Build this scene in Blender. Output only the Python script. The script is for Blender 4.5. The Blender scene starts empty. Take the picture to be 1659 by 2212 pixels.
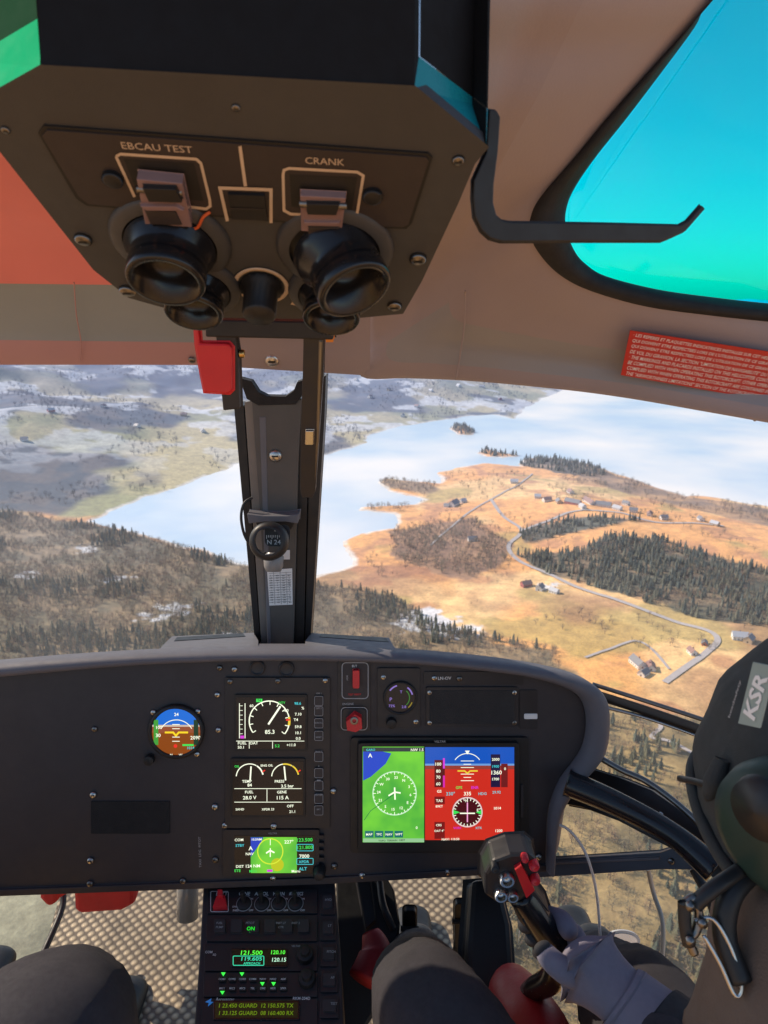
import bpy, math, random
import numpy as np
from mathutils import Vector, Matrix
random.seed(4); rng=np.random.default_rng(7)
PITCH=math.radians(17); F=1534.; CX,CY=829.5,1106.
cp,sp=math.cos(PITCH),math.sin(PITCH)
RT=Vector((1,0,0)); FW=Vector((0,cp,-sp)); UP=Vector((0,sp,cp))
H=400.0
SC=bpy.context.scene; COL=SC.collection
# surveyed point: bearing measured on the photo + range in metres -> world metres
def P(x,y,d): return RT*((x-CX)/F*d)+UP*((CY-y)/F*d)+FW*d
def G(x,y):
    v=P(x,y,1.0); t=-H/v.z; return (v.x*t,v.y*t)
def lin(c):
    c=c/255.; return c/12.92 if c<=.04045 else ((c+.055)/1.055)**2.4
def srgb(r,g,b): return (lin(r),lin(g),lin(b),1)
# ---------------- materials
def newmat(name):
    m=bpy.data.materials.new(name); m.use_nodes=True; nt=m.node_tree
    return m,nt,nt.nodes,nt.links,nt.nodes['Principled BSDF']
def mixc(nt,a,b,fac=None,blend='MIX'):
    n=nt.nodes.new('ShaderNodeMix'); n.data_type='RGBA'; n.blend_type=blend
    for i,v in ((6,a),(7,b),(0,fac)):
        if v is None: continue
        if hasattr(v,'links'): nt.links.new(v,n.inputs[i])
        else: n.inputs[i].default_value=v
    return n.outputs[2]
def noise(nt,scale,detail=4,coord='Object',rough=.55):
    tc=nt.nodes.new('ShaderNodeTexCoord'); n=nt.nodes.new('ShaderNodeTexNoise')
    n.inputs['Scale'].default_value=scale; n.inputs['Detail'].default_value=detail; n.inputs['Roughness'].default_value=rough
    nt.links.new(tc.outputs[coord],n.inputs['Vector']); return n.outputs[0]
def ramp(nt,src,a,b,ca=(0,0,0,1),cb=(1,1,1,1)):
    r=nt.nodes.new('ShaderNodeValToRGB'); e=r.color_ramp.elements
    e[0].position=a; e[1].position=b; e[0].color=ca; e[1].color=cb
    nt.links.new(src,r.inputs[0]); return r.outputs[0]
# aerial haze put into base colours: paler and bluer with distance from the cabin
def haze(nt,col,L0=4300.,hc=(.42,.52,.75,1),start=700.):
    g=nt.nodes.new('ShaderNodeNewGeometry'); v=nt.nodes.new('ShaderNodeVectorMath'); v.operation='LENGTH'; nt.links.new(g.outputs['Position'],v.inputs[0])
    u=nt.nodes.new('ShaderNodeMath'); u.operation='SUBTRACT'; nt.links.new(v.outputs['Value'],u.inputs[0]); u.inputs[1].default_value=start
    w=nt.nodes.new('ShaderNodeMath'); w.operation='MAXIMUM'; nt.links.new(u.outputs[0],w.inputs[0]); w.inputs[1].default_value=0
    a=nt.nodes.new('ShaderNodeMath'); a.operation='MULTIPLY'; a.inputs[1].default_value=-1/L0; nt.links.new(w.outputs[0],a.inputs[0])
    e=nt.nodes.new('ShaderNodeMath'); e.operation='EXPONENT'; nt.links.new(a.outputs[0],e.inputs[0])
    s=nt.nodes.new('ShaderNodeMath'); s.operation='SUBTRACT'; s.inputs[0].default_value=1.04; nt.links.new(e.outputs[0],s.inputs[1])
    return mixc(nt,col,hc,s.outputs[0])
def mat(name,col,rough=.5,metal=0,var=.18,scale=25,bump=0,bscale=400,spec=.5,coat=0,hz=False):
    m,nt,N,L,b=newmat(name)
    c1=tuple(max(0,c*(1-var)) for c in col[:3])+(1,); c2=tuple(min(1,c*(1+var)) for c in col[:3])+(1,)
    o=mixc(nt,c1,c2,noise(nt,scale))
    if hz: o=haze(nt,o)
    L.new(o,b.inputs['Base Color'])
    r=ramp(nt,noise(nt,scale*3),.3,.7,(max(0,rough-.07),)*3+(1,),(min(1,rough+.07),)*3+(1,)); L.new(r,b.inputs['Roughness'])
    b.inputs['Metallic'].default_value=metal; b.inputs['Specular IOR Level'].default_value=spec
    if coat: b.inputs['Coat Weight'].default_value=coat
    if bump:
        bp=N.new('ShaderNodeBump'); bp.inputs['Strength'].default_value=bump; bp.inputs['Distance'].default_value=.001
        L.new(noise(nt,bscale,3),bp.inputs['Height']); L.new(bp.outputs[0],b.inputs['Normal'])
    return m
_E={}
def E(r,g,b,s=1.0):
    k=(r,g,b,s)
    if k in _E: return _E[k]
    m,nt,N,L,bs=newmat('display_%d_%d_%d'%(r,g,b))
    bs.inputs['Base Color'].default_value=(.01,.01,.01,1); bs.inputs['Roughness'].default_value=.25
    bs.inputs['Emission Color'].default_value=srgb(r,g,b); bs.inputs['Emission Strength'].default_value=s
    _E[k]=m; return m
PANEL=mat('panel_black_paint',(.036,.032,.036),.55,bump=.15)
PLATE=mat('instrument_plate',(.022,.021,.024),.45,bump=.08)
BLACK=mat('matte_black',(.013,.013,.014),.5)
GLOSSB=mat('gloss_black',(.012,.012,.014),.22)
HOOD=mat('glareshield_vinyl',(.12,.12,.14),.6,bump=.4,bscale=900)
VENT=mat('vent_grey',(.14,.14,.155),.6,bump=.2)
CONS=mat('overhead_console_paint',(.054,.054,.056),.5,bump=.25,bscale=1200)
CONSW=mat('overhead_console_wall',(.010,.010,.011),.75,spec=.2)
INSET=mat('overhead_inset',(.038,.030,.030),.5,bump=.2,bscale=1200)
TEAL=mat('console_bevel_teal_reflection',(.01,.26,.31),.3)  # teal reflection of the roof window painted as bevel colour
GREEN=mat('console_bevel_green_reflection',(.0,.55,.22),.9,spec=.05)  # green window reflection painted onto the left bevel
GREEN2=mat('console_wall_green_reflection',(.02,.10,.045),.9,spec=.05)  # dimmer green window light painted into the wall colour
CREAM=mat('cream_print',(.60,.47,.35),.6)
WHITE=mat('white_print',(.80,.80,.79),.6,var=.05)
GREYP=mat('grey_print',(.36,.36,.37),.6)
RED=mat('red_paint',(.66,.02,.03),.35)
PLACRED=mat('placard_red',(.60,.035,.025),.5,var=.06)
SILVER=mat('steel',(.55,.54,.52),.3,metal=1)
DSILV=mat('dark_steel',(.22,.21,.20),.35,metal=1)
CEIL=mat('headliner',(.345,.275,.27),.55,var=.08,scale=7,bump=.2)
CEILR=mat('headliner_red_bounce',(.78,.21,.19),.5,var=.22,scale=3,bump=.2)  # red light bounced from the cabin, painted into the liner
CEILT=mat('headliner_teal_reflection',(.27,.30,.30),.55,var=.08,scale=7,bump=.2)  # teal reflection painted as a liner band
CEILT2=mat('headliner_teal_reflection_right',(.305,.283,.277),.5,var=.1,scale=7,bump=.2)  # muted teal reflection painted as a band of the right liner
CEILP=mat('headliner_pink_reflection',(.46,.25,.24),.55,var=.08,scale=7,bump=.2)  # pink reflection painted into the header liner colour
RUB=mat('rubber_seal',(.014,.013,.013),.75,bump=.8,bscale=700)
PILL=mat('pillar_grey',(.085,.08,.075),.45,bump=.1)
STRUT=mat('strut_blue_grey',(.07,.08,.10),.4)
CLEAR=mat('smoky_cover',(.26,.17,.17),.12)
TROUW=mat('flight_suit_cloth',(.034,.031,.038),.9,var=.3,scale=60,bump=.9,bscale=1500)
JACK=mat('jacket_cloth',(.03,.03,.035),.9,var=.3,scale=60,bump=.9,bscale=1500)
GLOVE=mat('glove_knit',(.22,.205,.26),.9,var=.12,scale=120,bump=.8,bscale=1600)
GLOVEP=mat('glove_palm_rubber',(.03,.03,.035),.7,bump=.6,bscale=900)
SKINM=mat('skin',(.55,.33,.24),.5)
TAN=mat('tan_collar',(.13,.085,.06),.85,bump=.8,bscale=500)
HELM=mat('helmet_cover_fabric',(.042,.044,.042),.85,var=.3,bump=.9,bscale=1200)
VIS=mat('ear_cup_shell',(.012,.035,.028),.5,var=.05)
LABG=mat('label_grey_green',(.30,.37,.34),.7)
# ---------------- geometry helpers
class Pl:
    def __init__(s,a,b,c):
        A,B_,C=P(*a),P(*b),P(*c); n=(B_-A).cross(C-A).normalized()
        if n.dot(A)>0: n=-n
        s.o=A; s.n=n; s.u=(RT-n*RT.dot(n)).normalized(); s.v=n.cross(s.u)
    def hit(s,x,y,off=0):
        d=P(x,y,1.0); return d*(s.o.dot(s.n)/d.dot(s.n))+s.n*off
    def sc(s,x,y): return s.hit(x,y).dot(FW)/F
_T={}
def textmesh(t,bold=.012):
    k=(t,bold)
    if k in _T: return _T[k]
    c=bpy.data.curves.new('t','FONT'); c.body=t; c.size=1; c.resolution_u=2; c.offset=bold
    o=bpy.data.objects.new('t',c); COL.objects.link(o); me=bpy.data.meshes.new_from_object(o)
    vs=[v.co.copy() for v in me.vertices]; fs=[tuple(p.vertices) for p in me.polygons]
    bpy.data.objects.remove(o); bpy.data.meshes.remove(me); _T[k]=(vs,fs); return _T[k]
def empty(name,parent=None):
    o=bpy.data.objects.new(name,None); COL.objects.link(o); o.parent=parent; return o
class B:
    def __init__(s,name,parent=None,bevel=0):
        s.name=name;s.parent=parent;s.bevel=bevel;s.V=[];s.F=[];s.MI=[];s.S=[];s.M=[]
    def add(s,vs,fs,m,smooth=False):
        if m not in s.M: s.M.append(m)
        k=s.M.index(m); o=len(s.V); s.V+= [tuple(v) for v in vs]
        for f in fs: s.F.append(tuple(i+o for i in f)); s.MI.append(k); s.S.append(smooth)
    def prism(s,pl,pts,o0,o1,m,shrink=0):
        a=[pl.hit(x,y)+pl.n*o0 for x,y in pts]; b=[pl.hit(x,y)+pl.n*o1 for x,y in pts]
        if shrink:
            c=sum(b,Vector())/len(b); b=[c+(p-c)*(1-shrink) for p in b]
        n=len(pts); s.add(a+b,[tuple(range(n)),tuple(range(n,2*n))]+[(i,(i+1)%n,n+(i+1)%n,n+i) for i in range(n)],m)
    def rect(s,pl,x0,y0,x1,y1,o0,o1,m,r=0,shrink=0):
        s.prism(pl,rr(x0,y0,x1,y1,r),o0,o1,m,shrink)
    def flat(s,pl,pts,off,m): s.add([pl.hit(x,y)+pl.n*off for x,y in pts],[tuple(range(len(pts)))],m)
    def frect(s,pl,x0,y0,x1,y1,off,m): s.flat(pl,[(x0,y0),(x1,y0),(x1,y1),(x0,y1)],off,m)
    def stroke(s,pl,pts,w,off,m,closed=False):
        n=len(pts); L=[];R=[]
        for i in range(n):
            a=pts[(i-1)%n] if (closed or i>0) else None; c=pts[(i+1)%n] if (closed or i<n-1) else None; p=pts[i]
            ds=[]
            if a: dx,dy=p[0]-a[0],p[1]-a[1]; l=math.hypot(dx,dy) or 1; ds.append((dx/l,dy/l))
            if c: dx,dy=c[0]-p[0],c[1]-p[1]; l=math.hypot(dx,dy) or 1; ds.append((dx/l,dy/l))
            tx=sum(d[0] for d in ds); ty=sum(d[1] for d in ds); l=math.hypot(tx,ty) or 1; tx/=l;ty/=l
            k=1/max(.4,(tx*ds[0][0]+ty*ds[0][1])); nx,ny=-ty*w/2*k,tx*w/2*k
            L.append((p[0]+nx,p[1]+ny)); R.append((p[0]-nx,p[1]-ny))
        vs=[pl.hit(x,y)+pl.n*off for x,y in L+R]
        s.add(vs,[(i,(i+1)%n,n+(i+1)%n,n+i) for i in range(n if closed else n-1)],m)
    def text(s,pl,t,x,y,h,off,m,rot=0,width=None,align='C',sy=1,bold=.012):
        vs,fs=textmesh(t,bold)
        if not vs: return
        x0=min(v.x for v in vs);x1=max(v.x for v in vs);y0=min(v.y for v in vs);y1=max(v.y for v in vs)
        k=h/(y1-y0); kx=k if width is None else width/(x1-x0); sc=pl.sc(x,y)
        cx=(x0+x1)/2 if align=='C' else x0; cy=(y0+y1)/2; ca,sa=math.cos(rot),math.sin(rot); o=pl.hit(x,y)+pl.n*off
        out=[]
        for v in vs:
            X=(v.x-cx)*kx; Y=(v.y-cy)*k*sy; out.append(o+pl.u*((X*ca-Y*sa)*sc)+pl.v*((X*sa+Y*ca)*sc))
        s.add(out,fs,m)
    def lathe(s,p,ax,prof,m,n=32,ribs=0):
        ax=Vector(ax).normalized(); t=Vector((0,0,1)) if abs(ax.z)<.9 else Vector((1,0,0)); u=ax.cross(t).normalized(); w=ax.cross(u)
        vs=[];fs=[]
        for t_,r in prof:
            for i in range(n):
                a=2*math.pi*i/n; rr_=r*(1+(ribs if i%2 else 0)); vs.append(Vector(p)+ax*t_+u*(rr_*math.cos(a))+w*(rr_*math.sin(a)))
        for j in range(len(prof)-1):
            for i in range(n): fs.append((j*n+i,j*n+(i+1)%n,(j+1)*n+(i+1)%n,(j+1)*n+i))
        s.add(vs,fs,m,True)
    def sweep(s,pts,rad,m,n=12,sub=6,flat=1.0,updir=None):
        pts=[Vector(p) for p in pts]
        if not hasattr(rad,'__len__'): rad=[rad]*len(pts)
        PP=[];RR=[]
        for i in range(len(pts)-1):
            a=pts[max(0,i-1)];b=pts[i];c=pts[i+1];d=pts[min(len(pts)-1,i+2)]
            for k in range(sub):
                t=k/sub
                PP.append(.5*((2*b)+(c-a)*t+(2*a-5*b+4*c-d)*t*t+(3*b-a-3*c+d)*t**3)); RR.append(rad[i]*(1-t)+rad[i+1]*t)
        PP.append(pts[-1]);RR.append(rad[-1]); vs=[];fs=[]; u=None
        for i,p in enumerate(PP):
            T=(PP[min(i+1,len(PP)-1)]-PP[max(i-1,0)]).normalized()
            if u is None: u=(updir or UP); 
            u=(u-T*u.dot(T)).normalized() if (u-T*u.dot(T)).length>1e-4 else T.orthogonal().normalized()
            w=T.cross(u)
            for k in range(n):
                a=2*math.pi*k/n; vs.append(p+u*(RR[i]*flat*math.cos(a))+w*(RR[i]*math.sin(a)))
        for i in range(len(PP)-1):
            for k in range(n): fs.append((i*n+k,i*n+(k+1)%n,(i+1)*n+(k+1)%n,(i+1)*n+k))
        fs.append(tuple(range(n))); fs.append(tuple(range(len(vs)-n,len(vs))))
        s.add(vs,fs,m,True)
    def screw(s,pl,x,y,r,m=None,off=0):
        sc=pl.sc(x,y); p=pl.hit(x,y)+pl.n*off; R=r*sc
        s.lathe(p,pl.n,[(0,R),(R*.25,R),(R*.5,R*.7),(R*.55,.0001)],m or DSILV,14)
        s.add([p+pl.n*(R*.6)+pl.u*(a*R)+pl.v*(b*R) for a,b in ((-.5,-.13),(.5,-.13),(.5,.13),(-.5,.13))],[(0,1,2,3)],BLACK)
    def done(s):
        me=bpy.data.meshes.new(s.name); me.from_pydata(s.V,[],s.F)
        for m in s.M: me.materials.append(m)
        me.polygons.foreach_set('material_index',s.MI); me.polygons.foreach_set('use_smooth',s.S); me.update()
        o=bpy.data.objects.new(s.name,me); COL.objects.link(o); o.parent=s.parent
        if s.bevel:
            b=o.modifiers.new('bevel','BEVEL'); b.width=s.bevel; b.segments=2; b.limit_method='ANGLE'; b.angle_limit=math.radians(40)
        return o
def rr(x0,y0,x1,y1,r,n=4):
    if r<=0: return [(x0,y0),(x1,y0),(x1,y1),(x0,y1)]
    out=[]
    for cx,cy,a in ((x1-r,y0+r,-90),(x1-r,y1-r,0),(x0+r,y1-r,90),(x0+r,y0+r,180)):
        for i in range(n+1):
            t=math.radians(a+90*i/n); out.append((cx+r*math.cos(t),cy+r*math.sin(t)))
    return out
def circ(cx,cy,r,n=40,a0=0,a1=360,ry=None):
    ry=r if ry is None else ry; full=abs(a1-a0)>=360
    k=n if full else n-1
    return [(cx+r*math.cos(math.radians(a0+(a1-a0)*i/k)),cy-ry*math.sin(math.radians(a0+(a1-a0)*i/k))) for i in range(n)]
def loft(bld,rows,m,smooth=True):
    n=len(rows[0]); vs=[v for r in rows for v in r]
    bld.add(vs,[(j*n+i,j*n+i+1,(j+1)*n+i+1,(j+1)*n+i) for j in range(len(rows)-1) for i in range(n-1)],m,smooth)
def skin(name,J,Ed,m,parent,sub=2,root=0):
    names=list(J); me=bpy.data.meshes.new(name); me.from_pydata([tuple(J[k][0]) for k in names],[(names.index(a),names.index(b)) for a,b in Ed],[])
    me.materials.append(m); o=bpy.data.objects.new(name,me); COL.objects.link(o); o.parent=parent
    sk=o.modifiers.new('skin','SKIN'); sk.use_smooth_shade=True; sk.branch_smoothing=.6
    for i,k in enumerate(names):
        r=J[k][1]; r=(r,r) if not hasattr(r,'__len__') else r
        me.skin_vertices[0].data[i].radius=r; me.skin_vertices[0].data[i].use_root=(i==root)
    ss=o.modifiers.new('sub','SUBSURF'); ss.levels=sub; ss.render_levels=sub
    return o
# ================= TERRAIN
def vn(x,y,seed):
    xi=np.floor(x).astype(np.int64); yi=np.floor(y).astype(np.int64); xf=x-xi; yf=y-yi
    xf=xf*xf*(3-2*xf); yf=yf*yf*(3-2*yf)
    def h(a,b):
        n=(a*374761393+b*668265263+seed*144269504)&0xffffffff; n=((n^(n>>13))*1274126177)&0xffffffff
        return ((n^(n>>16))&0xffff)/65535.
    return (h(xi,yi)*(1-xf)+h(xi+1,yi)*xf)*(1-yf)+(h(xi,yi+1)*(1-xf)+h(xi+1,yi+1)*xf)*yf
def fbm(x,y,s,seed,o=4):
    v=0;a=.5;t=0
    for i in range(o): v=v+a*vn(x/s*2**i+17*i,y/s*2**i-9*i,seed+i); t+=a; a*=.5
    return v/t
def sdf(x,y,poly):
    n=len(poly); d=np.full(x.shape,1e18); ins=np.zeros(x.shape,bool)
    for i in range(n):
        ax,ay=poly[i]; bx,by=poly[(i+1)%n]; ex,ey=bx-ax,by-ay
        t=np.clip(((x-ax)*ex+(y-ay)*ey)/(ex*ex+ey*ey+1e-9),0,1)
        d=np.minimum(d,(x-ax-t*ex)**2+(y-ay-t*ey)**2)
        c=((ay>y)!=(by>y)) ; xx=ax+(y-ay)/((by-ay) if by!=ay else 1e-9)*ex; ins^=(c&(x<xx))
    d=np.sqrt(d); return np.where(ins,-d,d)
def gp(pts): return [G(*p) for p in pts]
LAKE=gp([(200,1125),(310,1075),(400,1050),(510,1003),(600,992),(690,985),(740,972),(790,955),(800,940),(870,920),(960,906),(1010,898),(1060,895),(1110,905),(1130,885),(1170,862),(1220,842),(1330,822),(1420,805),(1900,790),(2600,790),(2600,1200),(1900,1130),(1659,1097),(1560,1075),(1480,1070),(1400,1045),(1320,1018),(1280,1003),(1190,988),(1130,990),(1120,1006),(1060,1000),(1000,1010),(955,1020),(945,1045),(900,1040),(830,1034),(815,1046),(845,1062),(900,1074),(920,1082),(900,1092),(845,1092),(780,1094),(778,1101),(820,1108),(850,1112),(863,1130),(850,1143),(780,1153),(745,1170),(738,1188),(752,1208),(752,1222),(720,1236),(680,1242),(600,1236),(530,1222),(450,1192),(400,1180),(300,1155),(230,1138)])
ISL=gp([(965,925),(985,915),(1010,922),(1028,934),(1015,940),(985,938)])
ISL2=gp([(1030,978),(1050,968),(1075,974),(1120,985),(1090,990),(1050,986)])
NORTH=gp([(-3000,1180),(0,1120),(200,1125),(310,1090),(510,1020),(690,995),(800,960),(900,930),(1110,912),(1250,850),(1420,812),(2600,785),(2600,700),(-3000,700)])
def sd_lake(x,y):
    wx=x+(fbm(x,y,60,3)-.5)*30; wy=y+(fbm(x,y,60,9)-.5)*40
    s=sdf(wx,wy,LAKE); s=np.maximum(s,-sdf(wx,wy,ISL)); s=np.maximum(s,-sdf(wx,wy,ISL2)); return s
def height(x,y,sd=None):
    if sd is None: sd=sd_lake(x,y)
    r=np.hypot(x,y)
    shore=np.clip(sd*.12,-6,1.2)
    k=np.clip((sd-10)/350,0,1)
    hills=k*(6+34*fbm(x,y,420,21)) + k*3*fbm(x,y,60,5)
    far=np.clip((r-2300)/2500,0,1)*k*(330*fbm(x,y,1500,41)**1.2-60)
    left=np.clip((-x-100)/900,0,1)*k*np.clip((r-1500)/1200,0,1)*190*fbm(x,y,480,77)
    return -H+shore+hills+np.where(sd>10,np.maximum(far,0)+left,0)
az=np.concatenate([np.linspace(-180,-42,40,endpoint=False),np.linspace(-42,40,640),np.linspace(40,180,41)[1:]])*math.pi/180
rs=np.concatenate([[1,60,120,180],np.geomspace(220,6500,620),np.geomspace(6500,40000,45)[1:]])
A_,R_=np.meshgrid(az,rs); X=(np.sin(A_)*R_).ravel(); Y=(np.cos(A_)*R_).ravel()
sd=sd_lake(X,Y); Z=height(X,Y,sd); Rr=np.hypot(X,Y)
REG={
 'left_wood':gp([(-900,1110),(0,1118),(120,1125),(230,1142),(400,1185),(545,1230),(610,1245),(600,1300),(560,1460),(-900,1800)]),
 'mid_wood':gp([(610,1250),(680,1268),(760,1276),(850,1300),(950,1370),(1090,1415),(1200,1440),(1250,1700),(500,1700),(540,1400)]),
 'dark_wood':gp([(1110,1215),(1180,1215),(1250,1222),(1310,1188),(1420,1200),(1530,1232),(1659,1272),(1800,1310),(1800,1400),(1659,1400),(1500,1375),(1350,1325),(1180,1262)]),
 'brown_wood':gp([(840,1152),(900,1140),(1030,1130),(1050,1160),(1100,1190),(1090,1240),(1010,1262),(880,1232),(845,1205)]),
 'ridge':gp([(1100,990),(1130,985),(1200,982),(1290,1003),(1310,1030),(1250,1035),(1180,1018),(1120,1008)]),
 'coast':gp([(1290,1015),(1400,1050),(1480,1074),(1659,1102),(1900,1140),(1900,1180),(1659,1150),(1480,1110),(1330,1065),(1240,1050)]),
 'spit':gp([(818,1046),(835,1036),(900,1042),(940,1050),(935,1066),(900,1070),(850,1060)]),
 'spit2':gp([(780,1096),(860,1092),(890,1096),(868,1106),(800,1104)]),
 'line':gp([(1120,1168),(1200,1150),(1300,1150),(1390,1158),(1300,1172),(1200,1182),(1130,1188)]),
 'low_wood':gp([(1290,1560),(1420,1600),(1659,1640),(2300,1700),(2400,2800),(900,2800),(1100,1800)]),
 'chin':gp([(-900,1750),(600,1750),(600,3200),(-900,3200)]),
}
WX=X+(fbm(X,Y,50,31)-.5)*45; WY=Y+(fbm(X,Y,50,37)-.5)*45
def c3(*c): return np.array(c)[None,:]
def mx(a,b,t): return a*(1-t[:,None])+b*t[:,None]
def ss(v,a,b): t=np.clip((v-a)/(b-a),0,1); return t*t*(3-2*t)
n1=fbm(X,Y,180,51); n2=fbm(X,Y,45,61); n3=fbm(X,Y,12,71,3)
C=np.repeat(c3(.92,.46,.13),len(X),0)
C=mx(C,c3(.95,.62,.26),ss(n1,.45,.62)); C=mx(C,c3(.60,.28,.11),ss(n2,.54,.72)*.8)
C=mx(C,c3(.46,.36,.09),ss(fbm(X,Y,110,91),.58,.68)*.7); C=mx(C,c3(.36,.16,.07),ss(fbm(X,Y,240,95),.54,.62)*.6)
nth=ss(-sdf(WX,WY,NORTH),-5,25); nth=np.maximum(nth,(Rr>4200)*1.)
fieldN=mx(np.repeat(c3(.36,.36,.14),len(X),0),c3(.62,.53,.25),ss(n1,.4,.6))
woodN=mx(np.repeat(c3(.035,.05,.055),len(X),0),c3(.11,.09,.065),ss(n2,.4,.65))
NC=mx(fieldN,woodN,ss(fbm(X,Y,260,101),.40,.50))
hz=ss(Rr,1900,3200)*ss(-X,-700,100); NC=mx(NC,NC*.34+c3(.015,.04,.13),hz*.95)  # far hills, mostly left: bluish shade painted into the land colour
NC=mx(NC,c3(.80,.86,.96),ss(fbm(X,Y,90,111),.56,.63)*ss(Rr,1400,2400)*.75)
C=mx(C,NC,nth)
for nm,c,cc in (('left_wood',(.19,.16,.08),(.34,.25,.13)),('mid_wood',(.18,.14,.07),(.36,.25,.12)),('dark_wood',(.09,.09,.04),(.26,.18,.08)),('brown_wood',(.32,.18,.09),(.44,.25,.12)),('ridge',(.13,.10,.05),(.34,.22,.10)),('coast',(.30,.19,.09),(.58,.34,.14)),('spit',(.34,.22,.1),(.5,.33,.16)),('line',(.10,.10,.05),(.18,.14,.08)),('low_wood',(.19,.15,.06),(.40,.29,.12)),('chin',(.22,.22,.14),(.34,.33,.22))):
    t=ss(-sdf(WX,WY,REG[nm]),-4,6); C=mx(C,mx(np.repeat(c3(*c),len(X),0),c3(*cc),ss(n2,.35,.65)),t)
for ctr,rad in (((920,1360),30),((985,1385),22),((1180,1290),10),((240,1265),14),((60,1260),14),((390,1330),18),((480,1395),12),((200,1190),12),((350,1350),12)):
    gx,gy=G(*ctr); t=ss(rad-np.hypot((X-gx)*.7,(Y-gy)*.8)+(n3-.5)*40+(n2-.5)*30,0,8); C=mx(C,c3(.78,.84,.93),t*.85)
C=mx(C,c3(.90,.88,.84),ss(11-sd,0,7)*ss(n2,.25,.45)*.85)
C=C*(.86+.28*n3[:,None])
nr,na=len(rs),len(az); idx=np.arange(nr*na).reshape(nr,na)
q=np.stack([idx[:-1,:-1],idx[:-1,1:],idx[1:,1:],idx[1:,:-1]],-1).reshape(-1,4)[:, ::-1]
me=bpy.data.meshes.new('ground'); me.vertices.add(len(X)); me.vertices.foreach_set('co',np.stack([X,Y,Z],-1).ravel())
me.loops.add(q.size); me.loops.foreach_set('vertex_index',q.ravel().astype(np.int32)); me.polygons.add(len(q))
me.polygons.foreach_set('loop_start',np.arange(0,q.size,4,dtype=np.int32)); me.polygons.foreach_set('loop_total',np.full(len(q),4,dtype=np.int32))
me.polygons.foreach_set('use_smooth',np.ones(len(q),bool)); me.update(calc_edges=True)
ca=me.color_attributes.new('Col','FLOAT_COLOR','POINT'); ca.data.foreach_set('color',np.concatenate([C,np.ones((len(X),1))],1).ravel().astype(np.float32))
m,nt,N,L,b=newmat('land_cover'); at=N.new('ShaderNodeVertexColor'); at.layer_name='Col'
f1=ramp(nt,noise(nt,.06,8,rough=.7),.3,.72,(.70,.67,.63,1),(1.3,1.3,1.28,1)); f2=ramp(nt,noise(nt,.35,5,rough=.7),.3,.7,(.78,.78,.78,1),(1.2,1.2,1.2,1))
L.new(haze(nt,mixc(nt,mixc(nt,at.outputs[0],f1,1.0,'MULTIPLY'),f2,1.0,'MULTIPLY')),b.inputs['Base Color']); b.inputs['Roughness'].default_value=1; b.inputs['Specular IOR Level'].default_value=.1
bp=N.new('ShaderNodeBump'); bp.inputs['Strength'].default_value=.4; bp.inputs['Distance'].default_value=3; L.new(noise(nt,.12,6,rough=.7),bp.inputs['Height']); L.new(bp.outputs[0],b.inputs['Normal'])
me.materials.append(m); go=bpy.data.objects.new('ground',me); COL.objects.link(go)
# lake
lm,nt,N,L,b=newmat('lake_ice')
w=ramp(nt,noise(nt,.0021,4,rough=.45),.42,.66); w2=ramp(nt,noise(nt,.012,6,rough=.6),.35,.75)
base=mixc(nt,mixc(nt,(.50,.67,.86,1),(.60,.75,.88,1),w2),(.95,.94,.92,1),w); L.new(base,b.inputs['Base Color']); b.inputs['Roughness'].default_value=.32
bb=B('lake'); xs=np.linspace(-2500,9000,24); ys=np.linspace(300,7500,24)
bb.add([(x,y,-H) for y in ys for x in xs],[(j*24+i,j*24+i+1,(j+1)*24+i+1,(j+1)*24+i) for j in range(23) for i in range(23)],lm); bb.done()
# ---- roads
ROAD=mat('asphalt_road',(.48,.44,.42),.9,scale=.2,hz=True)
def road(pts,w,name='road',m=ROAD):
    g=[Vector(G(*p)) for p in pts]; out=[]
    for i in range(len(g)-1):
        a=g[max(0,i-1)];b_=g[i];c=g[i+1];d=g[min(len(g)-1,i+2)]
        for k in range(14):
            t=k/14; out.append(.5*((2*b_)+(c-a)*t+(2*a-5*b_+4*c-d)*t*t+(3*b_-a-3*c+d)*t**3))
    out.append(g[-1]); L_=[];
    for i,p in enumerate(out):
        T=(out[min(i+1,len(out)-1)]-out[max(0,i-1)]).normalized(); nrm=Vector((-T.y,T.x)); L_.append((p+nrm*w/2,p-nrm*w/2))
    pts_=[p for ab in L_ for p in ab]; xx=np.array([p.x for p in pts_]); yy=np.array([p.y for p in pts_]); zz=height(xx,yy)
    zz=zz.reshape(-1,2).max(1).repeat(2)+1.0
    bd=B(name); bd.add([(a,b_,c) for a,b_,c in zip(xx,yy,zz)],[(2*i,2*i+1,2*i+3,2*i+2) for i in range(len(out)-1)],m); bd.done()
road([(1060,1090),(1085,1130),(1125,1165),(1098,1195),(1115,1228),(1180,1262),(1250,1300),(1360,1345),(1450,1380),(1520,1405),(1543,1428),(1520,1455),(1470,1490),(1430,1520)],7)
road([(1260,1462),(1310,1440),(1365,1422),(1400,1440),(1440,1490)],3.5,'track')
road([(1390,1605),(1420,1625),(1400,1650),(1440,1660),(1500,1700),(1530,1740)],4,'track')
road([(1125,1165),(1180,1150),(1240,1135),(1330,1140),(1420,1160),(1560,1160)],6,'road')
road([(930,1190),(960,1160),(1010,1120),(1060,1090),(1120,1060),(1150,1030)],4,'track')
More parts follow.
